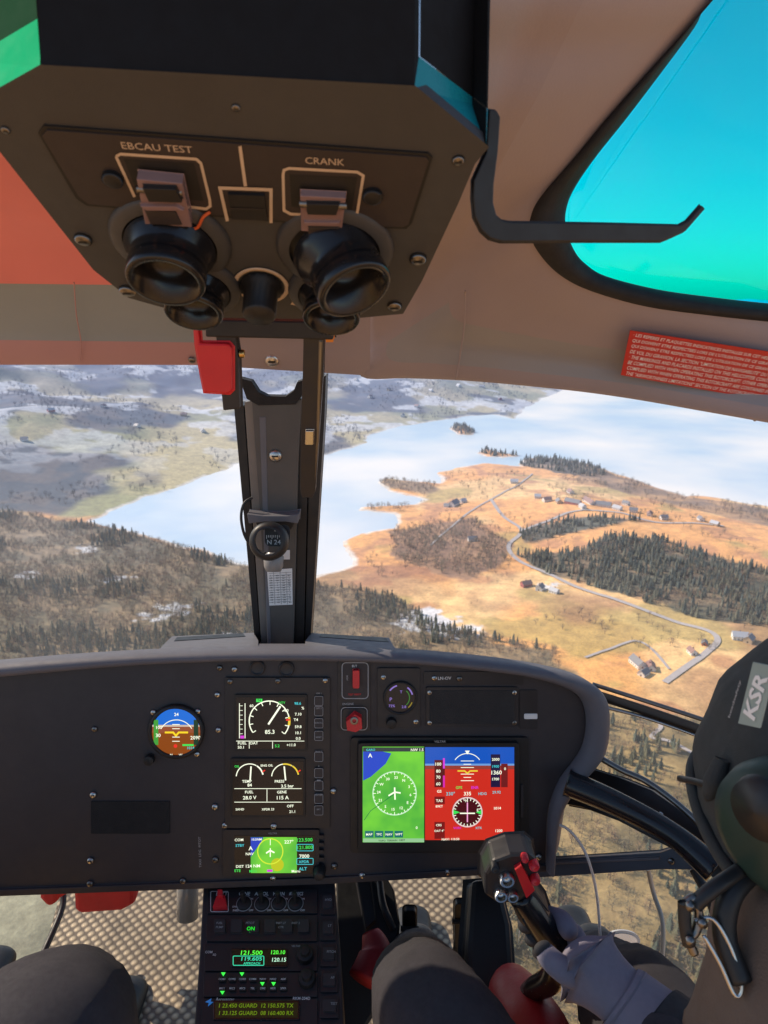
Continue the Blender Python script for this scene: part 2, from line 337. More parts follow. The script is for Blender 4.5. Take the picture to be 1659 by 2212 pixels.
# ---- trees
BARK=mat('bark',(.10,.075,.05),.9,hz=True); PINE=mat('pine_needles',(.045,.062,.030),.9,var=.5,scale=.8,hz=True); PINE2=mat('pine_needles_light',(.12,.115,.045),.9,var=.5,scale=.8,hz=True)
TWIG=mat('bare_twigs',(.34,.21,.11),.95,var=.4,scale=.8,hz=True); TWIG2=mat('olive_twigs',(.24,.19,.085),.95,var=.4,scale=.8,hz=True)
def conifer(parent,m,seed):
    r=random.Random(seed); bd=B('conifer',parent); bd.lathe((0,0,-1.5),(0,0,1),[(0,.25),(4,.2),(12,.05)],BARK,5)
    for lv in range(7):
        z=1.6+lv*1.6; R=(3.3-.38*lv)*r.uniform(.85,1.15); n=9; vs=[(r.uniform(-.2,.2),r.uniform(-.2,.2),z+2.4)]
        for i in range(n):
            a=2*math.pi*i/n+r.uniform(-.2,.2); q_=R*(r.uniform(.8,1.2) if i%2 else r.uniform(.45,.7)); vs.append((q_*math.cos(a),q_*math.sin(a),z+r.uniform(-.5,.3)))
        bd.add(vs,[(0,i+1,(i+1)%n+1) for i in range(n)],m)
    return bd.done()
def bare(parent,m,seed):
    r=random.Random(seed); bd=B('broadleaf',parent); bd.lathe((0,0,-1.5),(0,0,1),[(0,.3),(4,.22),(9,.05)],BARK,5)
    for i in range(8):
        a=r.uniform(0,6.28); e=Vector((math.cos(a)*3,math.sin(a)*3,r.uniform(6,10))); s_=Vector((0,0,r.uniform(2.5,6))); d=(e-s_); o_=d.orthogonal().normalized()*.12
        bd.add([s_-o_,s_+o_,e],[(0,1,2)],BARK)
    for i in range(90):
        a=r.uniform(0,6.28); u_=r.uniform(-1,1); q_=r.uniform(.45,1)**.5; c_=Vector((math.cos(a)*math.sqrt(1-u_*u_)*3.4*q_,math.sin(a)*math.sqrt(1-u_*u_)*3.4*q_,7+u_*3.6*q_))
        s_=r.uniform(.35,.8); vs=[c_+Vector((r.uniform(-1,1),r.uniform(-1,1),r.uniform(-1,1)))*s_ for _ in range(3)]; bd.add(vs,[(0,1,2)],m)
    return bd.done()
def forest(name,maker,m,seed,pts,smin=.5,smax=1.1):
    pts=np.array(pts); 
    if len(pts)==0: return
    s_=sd_lake(pts[:,0],pts[:,1]); pts=pts[s_>3]; z=height(pts[:,0],pts[:,1]); vs=[];fs=[]
    for (x,y),zz in zip(pts,z):
        s=random.uniform(smin,smax)/2; a=random.uniform(0,6.28); k=len(vs)
        for j in range(4):
            t=a+math.pi/2*j; vs.append((x+s*1.414*math.cos(t),y+s*1.414*math.sin(t),zz))
        fs.append((k,k+1,k+2,k+3))
    me=bpy.data.meshes.new(name); me.from_pydata(vs,[],fs); o=bpy.data.objects.new(name,me); COL.objects.link(o)
    o.instance_type='FACES'; o.use_instance_faces_scale=True; o.instance_faces_scale=1; o.show_instancer_for_render=False; o.show_instancer_for_viewport=False
    maker(o,m,seed); return len(pts)
def sample(poly,dens,nz=(60,0),thr=0,lim=9000,yr=None):
    poly=np.array(poly); x0,y0=poly.min(0); x1,y1=poly.max(0); x0=max(x0,-1500);x1=min(x1,2600);y0=max(y0,60)
    n=int((x1-x0)*(y1-y0)*dens); n=min(n,lim*4); x=rng.uniform(x0,x1,n); y=rng.uniform(y0,y1,n)
    k=(sdf(x,y,[tuple(p) for p in poly])<0)&(fbm(x,y,nz[0],nz[1]+5)>thr)
    k&=(np.abs(x)<np.abs(y)*.85+120); p=np.stack([x[k],y[k]],-1)[:lim]; return [tuple(v) for v in p]
pn=sample(REG['left_wood'],1/60,(90,1),.52,7000)+sample(REG['mid_wood'],1/60,(70,2),.50,4000)+sample(REG['dark_wood'],1/45,(40,4),.34,9000)
pn+=sample(ISL,1/60)+sample(ISL2,1/70)+sample(REG['line'],1/70,(30,3),.35)+sample(REG['ridge'],1/90,(40,3),.3)+sample(REG['low_wood'],1/60,(50,3),.48,4500)
forest('forest',conifer,PINE,1,pn[::2]); forest('forest.001',conifer,PINE2,2,pn[1::2])
br=sample(REG['left_wood'],1/35,(60,8),.33,16000)+sample(REG['mid_wood'],1/40,(60,8),.36,8000)+sample(REG['brown_wood'],1/40,(40,8),.3,4000)+sample(REG['coast'],1/100,(50,8),.46,3000)+sample(REG['spit'],1/60,(50,8),.3)+sample(REG['spit2'],1/60)+sample(REG['dark_wood'],1/100,(40,9),.4,3500)+sample(REG['low_wood'],1/45,(50,8),.40,6000)
peninsula=gp([(950,1030),(1100,1010),(1290,1030),(1500,1090),(1659,1120),(1659,1420),(1500,1480),(1250,1420),(900,1290),(760,1230),(860,1130)])
br+=sample(peninsula,1/300,(60,12),.53,4500)
forest('bare_woodland',bare,TWIG,3,br[::2]); forest('bare_woodland.001',bare,TWIG2,4,br[1::2])
DPINE=mat('far_trees',(.05,.055,.055),.95,scale=.5,hz=True)
forest('distant_forest',bare,DPINE,5,sample(NORTH,1/240,(160,14),.53,24000),.7,1.5)
# ---- houses
WALLS=[mat('painted_wall_white',(.78,.76,.72),.8,hz=True),mat('painted_wall_red',(.38,.08,.06),.8,hz=True),mat('painted_wall_ochre',(.5,.36,.2),.8,hz=True)]
ROOFS=[mat('slate_roof',(.18,.18,.19),.6,hz=True),mat('tile_roof',(.28,.14,.10),.7,hz=True),mat('metal_roof',(.5,.52,.56),.5,hz=True)]; WIN=mat('house_window',(.03,.04,.05),.15)
def house(px,py,w,l,h,rot,wall,roof,name='farmhouse'):
    x,y=G(px,py); z=float(height(np.array([x]),np.array([y]))[0]); M=Matrix.Translation((x,y,z-.5))@Matrix.Rotation(rot,4,'Z'); bd=B(name)
    def T(vs): return [M@Vector(v) for v in vs]
    a,b_=w/2,l/2; rh=h+w*.42
    bd.add(T([(-a,-b_,0),(a,-b_,0),(a,b_,0),(-a,b_,0),(-a,-b_,h),(a,-b_,h),(a,b_,h),(-a,b_,h),(0,-b_,rh),(0,b_,rh)]),[(0,1,5,8,4),(2,3,7,9,6),(1,2,6,5),(3,0,4,7)],wall)
    for s_ in (-1,1): bd.add(T([(s_*(a+.6),-b_-.6,h-.4),(0,-b_-.6,rh+.15),(0,b_+.6,rh+.15),(s_*(a+.6),b_+.6,h-.4),(s_*(a+.6),-b_-.6,h-.1),(0,-b_-.6,rh+.45),(0,b_+.6,rh+.45),(s_*(a+.6),b_+.6,h-.1)]),[(0,1,2,3),(4,5,6,7),(0,1,5,4),(3,2,6,7),(0,3,7,4)],roof)
    n=max(2,int(l/3.5))
    for s_ in (-1,1):
        for i in range(n):
            yy=-b_+(i+.5)*l/n; X_=s_*(a+.05)
            for z0 in ((1.2,) if h<5 else (1.2,4)): bd.add(T([(X_,yy-.6,z0),(X_,yy+.6,z0),(X_,yy+.6,z0+1.4),(X_,yy-.6,z0+1.4)]),[(0,1,2,3)],WIN)
        bd.add(T([(-.8,s_*(b_+.05),1.2),(.8,s_*(b_+.05),1.2),(.8,s_*(b_+.05),3),(-.8,s_*(b_+.05),3)]),[(0,1,2,3)],WIN)
    bd.add(T([(-.5+a*.3,-.5,h),(a*.3+.5,-.5,h),(a*.3+.5,.5,h),(a*.3-.5,.5,h),(-.5+a*.3,-.5,rh+1.2),(a*.3+.5,-.5,rh+1.2),(a*.3+.5,.5,rh+1.2),(a*.3-.5,.5,rh+1.2)]),[(0,1,5,4),(1,2,6,5),(2,3,7,6),(3,0,4,7),(4,5,6,7)],ROOFS[1])
    bd.done()
hs=[(980,1098,14,24,6),(1000,1092,9,12,5),(965,1100,8,10,4),(1180,1105,10,16,5),(1205,1112,10,14,5),(1160,1095,9,12,5),(1235,1118,12,30,5),(1270,1115,12,34,5),(1300,1122,12,28,5),(1330,1130,10,16,5),(1365,1135,10,14,5),(1400,1142,9,13,5),(1430,1150,9,13,5),(1540,1160,9,14,5),(1020,1182,9,15,5),(1135,1288,9,14,5),(1165,1298,9,12,5),(1195,1306,8,12,4),(1372,1478,10,18,5),(1400,1486,9,12,4),(1385,1500,8,12,4),(1590,1425,10,16,5),(1610,1432,9,12,5),(1488,1455,7,10,4),(1515,1436,6,8,3),(1110,1055,10,16,5),(870,905,12,18,6),(900,890,12,16,6),(770,860,12,18,6),(990,862,14,20,6),(1040,858,14,20,6),(400,930,12,18,6),(300,960,12,16,5),(120,960,12,18,6),(60,1000,12,16,5),(1230,1090,10,14,5),(1350,1112,9,13,5),(1255,1130,9,12,5),(1510,1148,9,13,5),(800,882,12,18,6),(840,872,12,16,6),(930,872,12,16,6),(1080,872,12,16,6),(230,935,12,16,5),(440,955,12,16,5)]
for i,(a,b_,w,l,h) in enumerate(hs): house(a,b_,w,l,h,random.uniform(0,3.1),WALLS[(0,0,0,0,2,0,1,0,0)[i%9]],ROOFS[(0,2,0,1)[i%4]],'barn' if l>20 else 'farmhouse')

# ================= HELICOPTER CABIN
hl=empty('cabin_headliner')
Aw=[(1760,-300,.62),(1660,-150,.64),(1540,0,.66),(1460,90,.68),(1380,180,.70),(1310,260,.72),(1240,345,.745),(1180,415,.77),(1155,460,.785),(1152,510,.80),(1180,560,.83),(1225,600,.85),(1290,630,.87),(1400,660,.89),(1530,678,.90),(1659,692,.91),(1900,715,.93),(2300,750,.95)]
Bw=[(980,-300,.5),(980,-150,.52),(980,0,.54),(960,120,.58),(940,240,.61),(900,360,.67),(860,480,.76),(820,600,.88),(800,680,.95),(790,745,1.0),(780,813,1.03),(880,817,1.03),(1000,822,1.025),(1130,833,1.015),(1300,852,1.0),(1500,885,.98),(1900,960,.95),(2300,1060,.92)]
def dens(pts,k=5):
    out=[]
    for i in range(len(pts)-1):
        a=Vector(pts[max(0,i-1)]);b_=Vector(pts[i]);c=Vector(pts[i+1]);d=Vector(pts[min(len(pts)-1,i+2)])
        for j in range(k):
            t=j/k; out.append(.5*((2*b_)+(c-a)*t+(2*a-5*b_+4*c-d)*t*t+(3*b_-a-3*c+d)*t**3))
    out.append(Vector(pts[-1])); return out
Ad,Bd=dens(Aw),dens(Bw)
cb=B('roof_panel_right',hl)
rows=[]
for t,dz in ((0,0),(.08,-.004),(.2,-.004),(.35,0),(.5,.003),(.62,.010),(.68,.014),(.74,.010),(.85,.003),(.97,0),(1,.004)):
    rows.append([P(*(a*(1-t)+b_*t+Vector((0,0,dz)))) for a,b_ in zip(Ad,Bd)])
loft(cb,rows[:5],CEIL); 
i0=47
loft(cb,[r[:i0+1] for r in rows[4:]],CEIL); loft(cb,[r[i0:] for r in rows[4:9]],CEILT2); loft(cb,[r[i0:] for r in rows[8:]],CEIL)
loft(cb,[rows[-1],[v+Vector((0,.02,.03)) for v in rows[-1]]],RUB)
cb.done()
cb=B('roof_panel_left',hl)
xsL=[-700,-400,-200,0,150,300,430,520,600,700,800]
def edgeL(x): return 788+max(0,(x-420))*.062
rowsL=[]
for y,d in ((-300,.5),(-150,.52),(0,.54),(150,.585),(300,.64),(450,.76),(560,.87),(606,.905),(616,.915),(632,.93),(680,.955),(716,.985),(738,.995),(765,1.01),(788,1.03)):
    rowsL.append([P(x,y if y<600 else y+(edgeL(x)-788)*((y-600)/188)+(.012*(x-300) if 600<y<760 else 0),d) for x in xsL])
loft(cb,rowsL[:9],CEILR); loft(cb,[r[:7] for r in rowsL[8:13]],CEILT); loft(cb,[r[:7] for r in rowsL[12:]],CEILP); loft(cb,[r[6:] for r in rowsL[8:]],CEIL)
loft(cb,[rowsL[-1],[v+Vector((0,.02,.03)) for v in rowsL[-1]]],RUB)
cb.done()
HD=Pl((400,780,1.018),(800,780,1.018),(600,740,.998))
sb=B('trim_screws',hl)
for x,y,r in ((415,776,8),(757,792,8),(588,776,15),(1630,905,4)): sb.screw(HD,x,y,r,SILVER if r>10 else DSILV,.002)
sb.done()
sb=B('trim_seams',hl)
sb.sweep([P(160,610,.90),P(165,680,.945),P(175,740,.988),P(172,785,1.02)],.0008,CEILP,6)
sb.sweep([P(1005,628,.868),P(1003,700,.93),P(995,760,.975),P(985,818,1.015)],.0012,CEIL,6)
sb.done()
# ---- roof window
rw=empty('roof_window'); cb=B('seal',rw)
Ai=[(1800,-300,.64),(1665,-130,.655),(1535,0,.67),(1500,60,.685),(1430,155,.705),(1350,260,.727),(1290,335,.75),(1245,400,.775),(1225,445,.79),(1222,490,.80),(1240,540,.825),(1265,570,.845),(1310,597,.865),(1420,625,.885),(1540,642,.90),(1659,655,.91),(1900,675,.93),(2300,705,.95)]
Aid=dens(Ai); rws=[]
for t,dz in ((-.12,.004),(0,-.006),(.25,-.012),(.6,-.010),(.9,-.002),(1.0,.008)):
    rws.append([P(*(a*(1-t)+b_*t+Vector((0,0,dz)))) for a,b_ in zip(Ad,Aid)])
loft(cb,rws,RUB); cb.done()
gm,nt,N,L,b=newmat('tinted_glass'); tr=N.new('ShaderNodeBsdfTransparent'); tr.inputs[0].default_value=(.0,.97,.98,1); gl=N.new('ShaderNodeBsdfGlossy'); gl.inputs['Roughness'].default_value=.05; gl.inputs[0].default_value=(.5,.9,.8,1)
ms=N.new('ShaderNodeMixShader'); ms.inputs[0].default_value=.05; L.new(tr.outputs[0],ms.inputs[1]); L.new(gl.outputs[0],ms.inputs[2]); L.new(ms.outputs[0],N['Material Output'].inputs[0])
cb=B('pane',rw); ring=[P(*(v+Vector((0,0,.006)))) for v in Aid]+[P(2300,-300,.80)]
cb.add(ring,[tuple(range(len(ring)))],gm); cb.done()
# ---- windshield: acrylic bubble with a pale translucent veil added as glare and haze
wm,nt,N,L,b=newmat('acrylic_glare_veil'); tr=N.new('ShaderNodeBsdfTransparent'); tr.inputs[0].default_value=(.99,.99,1,1); tl_=N.new('ShaderNodeBsdfTranslucent'); tl_.inputs[0].default_value=(.92,.92,.95,1)
ms=N.new('ShaderNodeMixShader'); L.new(ramp(nt,noise(nt,3.5,5),.35,.7,(.035,)*3+(1,),(.085,)*3+(1,)),ms.inputs[0]); L.new(tr.outputs[0],ms.inputs[1]); L.new(tl_.outputs[0],ms.inputs[2]); L.new(ms.outputs[0],N['Material Output'].inputs[0])
cb=B('windshield'); xw=[-1200,-700,-300,0,300,600,900,1200,1500,1800,2200,2700]
def etop(x): return 785 if x<420 else (788+(x-420)*.07 if x<1000 else 822+(x-1000)*.10)
loft(cb,[[P(x,etop(x)-6,1.07-abs(x-600)*.00008) for x in xw]]+[[P(x,y,d-abs(x-600)*.0001) for x in xw] for y,d in ((1000,1.27),(1250,1.45),(1500,1.68),(1800,1.98),(2100,2.1),(2500,2.1))],wm); cb.done()
# ---- placard
pk=B('warning_placard'); PKP=Pl((1360,712,.908),(1659,757,.916),(1340,808,.960))
pk.prism(PKP,[(1361,713),(1740,771),(1722,876),(1341,809)],0.0,.0012,PLACRED)
tl=["· LES REPERES ET PLAQUETTES INDICATRICES INSTALLES SUR CET HELICOPTERE","QUI DOIVENT ETRE RESPECTEES LORS DE L'UTILISATION DE CE GIRAVION. LES","QUI DOIVENT ETRE RESPECTEES LORS DE L'UTILISATION DE CE GIRAVION. SON","DE VOL DU GIRAVION. LA SECTION \"LIMITATION DE NAVIGABILITE\" DU MANUEL","· THE MARKINGS AND PLACARDS INSTALLED ON THIS HELICOPTER CONTAIN OPE","BE COMPLIED WITH WHEN OPERATING THIS ROTORCRAFT. OTHER OPERATING L","COMPLIED WITH WHEN OPERATING THIS ROTORCRAFT ARE CONTAINED IN THE R","THE \"AIRWORTHINESS LIMITATIONS\" SECTION OF THE ROTORCRAFT MAINTENANC"]
for i,t in enumerate(tl):
    pk.text(PKP,t,1368-i*2.3,722+i*11.7,9.2,.0018,WHITE,rot=-math.atan(.150),width=350,align='L',bold=.008)
pk.done()
# ---- overhead console
oc=empty('overhead_console'); LP=Pl((90,145,.40),(905,190,.41),(560,650,.60))
ob=B('housing',oc,.0015)
def lp(x,y): return LP.hit(x,y)
Lf=[(90,145),(895,190),(1050,318),(1022,352),(985,440),(908,606),(868,676),(740,688),(430,684),(280,642),(205,582),(0,322),(-70,235)]
ob.prism(LP,Lf,0,-.012,CONS)
def up(v,k=.3): return v+Vector((0,.04,k))
a,b_,c,d=lp(90,145),lp(895,190),lp(1050,318),lp(1022,352); e=lp(-70,235); f_=lp(0,322)
ob.add([a,b_,up(b_),up(a)],[(0,1,2,3)],CONSW)
b2=P(905,122,.415);c2=P(1054,235,.475); a2=P(90,35,.405); e2=P(-70,130,.44)
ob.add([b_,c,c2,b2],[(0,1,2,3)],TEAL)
ob.add([b_,b2,up(b2),up(b_)],[(0,1,2,3)],CONSW)
ob.add([b2+Vector((.0005,0,0)),c2,up(c2),up(b2)],[(0,1,2,3)],CONSW)
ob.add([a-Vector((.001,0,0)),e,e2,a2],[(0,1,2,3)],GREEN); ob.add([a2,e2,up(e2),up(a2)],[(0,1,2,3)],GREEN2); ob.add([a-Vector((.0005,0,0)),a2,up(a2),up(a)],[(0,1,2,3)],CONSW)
ob.add([c,d,lp(908,606)]+[v+Vector((0,.02,.10)) for v in (lp(908,606),d,c)],[(0,1,4,5),(1,2,3,4)],CONSW)
ob.add([f_,lp(205,582),lp(205,582)+Vector((0,.02,.1)),f_+Vector((0,.02,.1))],[(0,1,2,3)],CONSW)
bk=[up(a),up(b_),up(b2),up(c2),up(e2),up(a2)]; ob.add([v+Vector((0,0,-.002)) for v in (bk[0],bk[1],bk[2],bk[3],bk[3]+Vector((0,.15,0)),bk[4]+Vector((0,.15,0)),bk[4],bk[5])],[tuple(range(8))],CONSW)
ob.done()
ob=B('switch_plate',oc,.0008)
ob.prism(LP,[(95,268),(925,328),(934,338),(890,478),(878,491),(700,485),(300,450),(188,441),(165,425),(84,285)],-.001,.0015,BLACK)
ob.prism(LP,[(103,275),(920,334),(926,342),(882,480),(870,485),(700,479),(300,444),(193,435),(172,420),(92,288)],.0014,.0024,INSET)
o=.003
ob.stroke(LP,[(252,330),(262,325),(425,336),(435,345),(454,425),(455,438),(446,444),(398,438)],6,o,CREAM); ob.stroke(LP,[(252,330),(292,418)],6,o,CREAM)
ob.stroke(LP,[(612,370),(614,360),(625,356),(772,364),(785,372),(772,452),(762,461),(628,455),(614,447)],6,o,CREAM,True)
ob.stroke(LP,[(519,308),(531,395)],7,o,CREAM); ob.stroke(LP,[(492,470),(476,398),(586,402),(586,474)],7,o+.0002,CREAM)
ob.flat(LP,[(268,336),(420,346),(440,428),(300,415)],o-.0004,BLACK); ob.flat(LP,[(626,370),(772,376),(760,448),(630,440)],o-.0004,BLACK)
ob.prism(LP,[(494,408),(572,411),(578,464),(502,462)],.002,.005,BLACK)
ob.stroke(LP,[(498,436),(574,439)],2,.0056,INSET)
ob.text(LP,'EBCAU TEST',340,311,12,o,CREAM,rot=-.07,width=150,sy=1.5,bold=0); ob.text(LP,'CRANK',702,341,12,o,CREAM,rot=-.06,width=84,sy=1.5,bold=0)
for x,y,r in ((180,515,19),(903,557,19),(275,626,18),(852,659,16),(510,232,10),(990,345,14),(12,280,10)): ob.screw(LP,x,y,r,DSILV)
for x,y in ((245,378),(805,415)): ob.lathe(LP.hit(x,y),LP.n,[(.002,.007),(.005,.007),(.006,.005),(.006,.0001)],BLACK,18)
ob.done()
ob=B('guard_covers',oc,.0012)
for pts,k in (([(300,356),(398,366),(418,462),(318,455)],1),([(650,399),(748,404),(738,482),(652,476)],.8)):
    ob.prism(LP,pts,.004,.012*k,CLEAR); q_=[((x-pts[0][0])*.72+pts[0][0]+14,(y-pts[0][1])*.30+pts[0][1]+10) for x,y in pts]; ob.prism(LP,q_,.0122*k,.016*k,BLACK)
    q_=[((x-pts[0][0])*.8+pts[0][0]+8,(y-pts[0][1])*.10+pts[0][1]+52) for x,y in pts]; ob.prism(LP,q_,.0122*k,.015*k,CLEAR)
    q_=[((x-pts[0][0])*.66+pts[0][0]+18,(y-pts[0][1])*.30+pts[0][1]+66) for x,y in pts]; ob.prism(LP,q_,.0122*k,.0135*k,INSET)
ob.sweep([LP.hit(315,462,.006),LP.hit(380,474,.008),LP.hit(425,474,.008),LP.hit(440,455,.006),LP.hit(455,448,.004)],.0012,mat('orange_wire',(.7,.12,.03),.4),8)
ob.sweep([LP.hit(300,380,.011),LP.hit(398,388,.011)],.0025,DSILV,8); ob.sweep([LP.hit(648,415,.010),LP.hit(750,420,.010)],.0025,DSILV,8)
ob.done()
ob=B('air_nozzles',oc)
def nozzle(x,y,R,ax,k=1.0):
    p=LP.hit(x,y); ob.lathe(p,LP.n,[(0,R*1.62),(.002,R*1.62),(.005,R*1.5),(.006,R*1.25)],CONS,40)
    ob.lathe(p,ax,[(0,R*1.22),(.010*k,R*1.2),(.016*k,R*1.02),(.026*k,R),(.027*k,R*1.04),(.036*k,R*1.04),(.038*k,R*1.0),(.038*k,R*.86),(.02*k,R*.75),(.010*k,R*.5),(.010*k,.0005)],GLOSSB,40)
nozzle(370,520,.0275,LP.n,1.0); nozzle(724,536,.0275,LP.n+RT*.42,1.12)
nozzle(425,618,.0225,LP.n,.72); nozzle(718,630,.0225,LP.n,.72)
ob.done()
ob=B('dimmer_knob',oc); p=LP.hit(565,615)
ob.lathe(p,LP.n,[(.001,.0225),(.0016,.0225),(.0016,.019),(.001,.019)],CREAM,40)
ob.lathe(p,LP.n,[(.002,.0165),(.006,.0160),(.008,.0130),(.028,.0128),(.031,.0115),(.031,.0001)],BLACK,36,ribs=.07)
ob.flat(LP,[(468,598),(497,600),(492,606)],.0012,CREAM); ob.flat(LP,[(628,655),(632,648),(650,660)],.0012,CREAM)
ob.done()
# ---- bracket arm
BK=Pl((1050,240,.475),(1060,500,.50),(1500,500,.56)); hb=B('sun_visor_bracket',None,.001)
hb.prism(BK,[(1052,238),(1068,240),(1076,255),(1071,330),(1062,400),(1061,440),(1068,465),(1082,477),(1100,480),(1300,483),(1464,487),(1480,478),(1510,444),(1517,452),(1475,500),(1440,516),(1425,522),(1250,522),(1080,523),(1055,516),(1037,500),(1022,470),(1018,430),(1019,390),(1046,330)],0,.0035,BLACK)
hb.done()
# ---- levers
lv=empty('rotor_brake_lever'); b1=B('lever_arm',lv,.002)
Lp=Pl((470,700,.84),(530,700,.84),(500,880,.88))
b1.prism(Lp,[(470,715),(512,718),(518,760),(522,878),(486,882),(482,840)],0,.012,PLATE); b1.prism(Lp,[(452,685),(722,690),(722,728),(452,722)],-.01,.02,BLACK)
b1.lathe(Lp.hit(520,762,.006),RT,[(0,.005),(.006,.005),(.006,.0001)],mat('brass',(.6,.4,.15),.3,metal=1),12); b1.done()
b1=B('red_handle',lv,.003); b1.prism(Lp,[(427,690),(436,690),(440,735),(500,736),(508,745),(508,835),(500,843),(448,840),(440,800),(430,740)],.013,.020,RED); b1.done()
lv=empty('fuel_flow_lever'); b1=B('lever_arm',lv,.002); Lp=Pl((690,700,.84),(730,700,.84),(670,1060,.97))
b1.prism(Lp,[(658,700),(702,700),(700,800),(690,950),(683,1050),(676,1064),(655,1064),(651,1050),(652,900),(656,800)],0,.013,PLATE)
b1.prism(Lp,[(692,728),(698,728),(690,940),(684,1000),(686,930)],.0131,.0145,DSILV)
b1.prism(Lp,[(663,918),(680,918),(679,948),(662,948)],.0132,.017,SILVER)
b1.prism(Lp,[(706,712),(722,712),(722,728),(706,728)],.004,.018,mat('orange_tag',(.8,.25,.03),.4)); b1.done()
# ---- centre pillar
cpil=empty('windshield_centre_post'); PP=Pl((535,860,1.05),(655,860,1.05),(600,1380,1.17)); b1=B('post',cpil,.002)
b1.prism(PP,[(545,862),(652,862),(645,1000),(634,1410),(580,1410),(562,1100)],-.03,.004,PILL)
b1.prism(PP,[(562,900),(580,1410),(586,1410),(575,900)],.0042,.0050,VENT)
b1.prism(PP,[(503,880),(524,878),(562,1410),(550,1410),(532,1200)],-.05,-.008,BLACK)
b1.prism(PP,[(527,870),(545,866),(581,1410),(565,1410)],-.05,-.004,mat('post_light_edge',(.2,.18,.16),.4))
b1.prism(PP,[(653,850),(668,836),(655,1410),(635,1410),(645,1000)],-.05,-.006,BLACK)
b1.prism(PP,[(671,836),(703,812),(700,900),(668,1410),(657,1410)],-.05,-.010,BLACK)
b1.prism(PP,[(519,815),(545,822),(560,845),(578,854),(618,855),(636,842),(643,824),(656,820),(655,850),(640,872),(560,874),(535,860)],-.01,.008,RUB)
b1.done()
b1=B('post_screws',cpil); b1.screw(PP,596,983,14,SILVER,.004); b1.prism(PP,[(604,1186),(627,1186),(627,1206),(606,1206)],.0042,.005,WHITE); b1.done()
cm=empty('magnetic_compass'); b1=B('mount',cm,.001)
b1.prism(PP,[(541,1098),(575,1102),(625,1102),(650,1098),(648,1118),(622,1114),(578,1114),(545,1118)],.006,.030,VENT)
b1.prism(PP,[(556,1117),(640,1117),(632,1135),(566,1135)],.006,.022,BLACK); b1.done()
b1=B('housing',cm); c0=PP.hit(599,1152,.03); k=c0.dot(FW)/F
b1.lathe(c0-FW*.03,FW*-1,[(0,33*k),(.012,40*k),(.026,40*k),(.032,36*k),(.034,30*k),(.034,27*k)],BLACK,40)
b1.lathe(PP.hit(597,1178,.03),UP*-1,[(0,14*k),(10*k,22*k),(30*k,21*k),(42*k,16*k),(42*k,.0001)],mat('compass_knob',(.22,.22,.22),.35),26)
b1.done()
cd_=c0.dot(FW)-.036; CPN=Pl((599,1152,cd_),(650,1152,cd_),(599,1200,cd_)); b1=B('card',cm)
b1.prism(CPN,rr(572,1134,626,1180,12),-.003,0,BLACK)
for i in range(13): b1.stroke(CPN,[(576+i*3.9,1156),(576+i*3.9,1161 if i%3 else 1164)],1.3,.0004,WHITE)
b1.text(CPN,'N 24 21',600,1171,10,.0005,WHITE,width=46); b1.text(CPN,'II',600,1144,7,.0005,WHITE,width=14); b1.done()
b1=B('lamp_cable',cm); b1.sweep([P(545,1075,1.09),P(527,1088,1.085),P(521,1120,1.085),P(530,1160,1.09),P(550,1185,1.095),P(575,1196,1.09)],.0022,BLACK,8); b1.done()
dc=B('compass_deviation_card'); dc.prism(PP,[(578,1229),(632,1225),(633,1303),(583,1305)],.0045,.0055,WHITE)
for i in range(13): dc.stroke(PP,[(582,1236+i*5.2),(630,1233+i*5.2)],1.1,.0058,GREYP)
for x in (592,606,619): dc.stroke(PP,[(x,1232),(x+3,1302)],1.1,.0062,GREYP)
for i in range(12):
    for x in (586,600,613,625): dc.text(PP,random.choice(['030','120','240','359','061','178','2','-1']),x+i*.25,1240+i*5.2,3,.0066,BLACK)
dc.done()
# ---- instrument panel
ip=empty('instrument_panel'); IP=Pl((0,1400,1.03),(1200,1400,1.07),(600,1930,1.09))
O=[(-400,1470,0),(-200,1447,0),(0,1430,0),(150,1418,0),(300,1409,0),(450,1403,0),(600,1401,0),(750,1403,0),(900,1409,0),(1050,1423,0),(1150,1437,0),(1230,1455,0),(1285,1480,0),(1310,1515,0),(1314,1560,0),(1308,1610,0),(1290,1645,0),(1250,1690,0),(1220,1730,0),(1205,1770,0),(1198,1820,0),(1194,1878,0)]
I=[(-400,1505,0),(-200,1480,0),(0,1460,0),(150,1446,0),(300,1434,0),(450,1427,0),(600,1424,0),(750,1426,0),(900,1432,0),(1050,1447,0),(1140,1460,0),(1205,1478,0),(1245,1500,0),(1262,1530,0),(1265,1570,0),(1257,1610,0),(1240,1640,0),(1210,1680,0),(1192,1720,0),(1183,1760,0),(1180,1820,0),(1178,1876,0)]
Od,Id=dens(O,4),dens(I,4); rows=[]
for t,off in ((.10,-.02),(.04,-.005),(.0,.005),(.08,.014),(.3,.020),(.6,.020),(.85,.015),(.97,.008),(1,0)):
    rows.append([IP.hit(a.x*(1-t)+b_.x*t,a.y*(1-t)+b_.y*t,off) for a,b_ in zip(Od,Id)])
b1=B('glareshield',ip); loft(b1,rows,HOOD); D1=Vector((0,.12,-.085)); D2=Vector((0,.16,-.35)); loft(b1,[[v+D1 for v in rows[0]],rows[0]],HOOD); loft(b1,[[v+D2 for v in rows[0]],[v+D1 for v in rows[0]]],HOOD); b1.done()
b1=B('face',ip,.001); b1.prism(IP,[(v.x,v.y) for v in Id]+[(700,1905),(0,1931),(-400,1948)],-.03,0,PANEL); 
b1.prism(IP,[(-400,1936),(0,1919),(700,1893),(1178,1866),(1179,1880),(700,1907),(0,1933),(-400,1950)],0,.004,PANEL); b1.done()
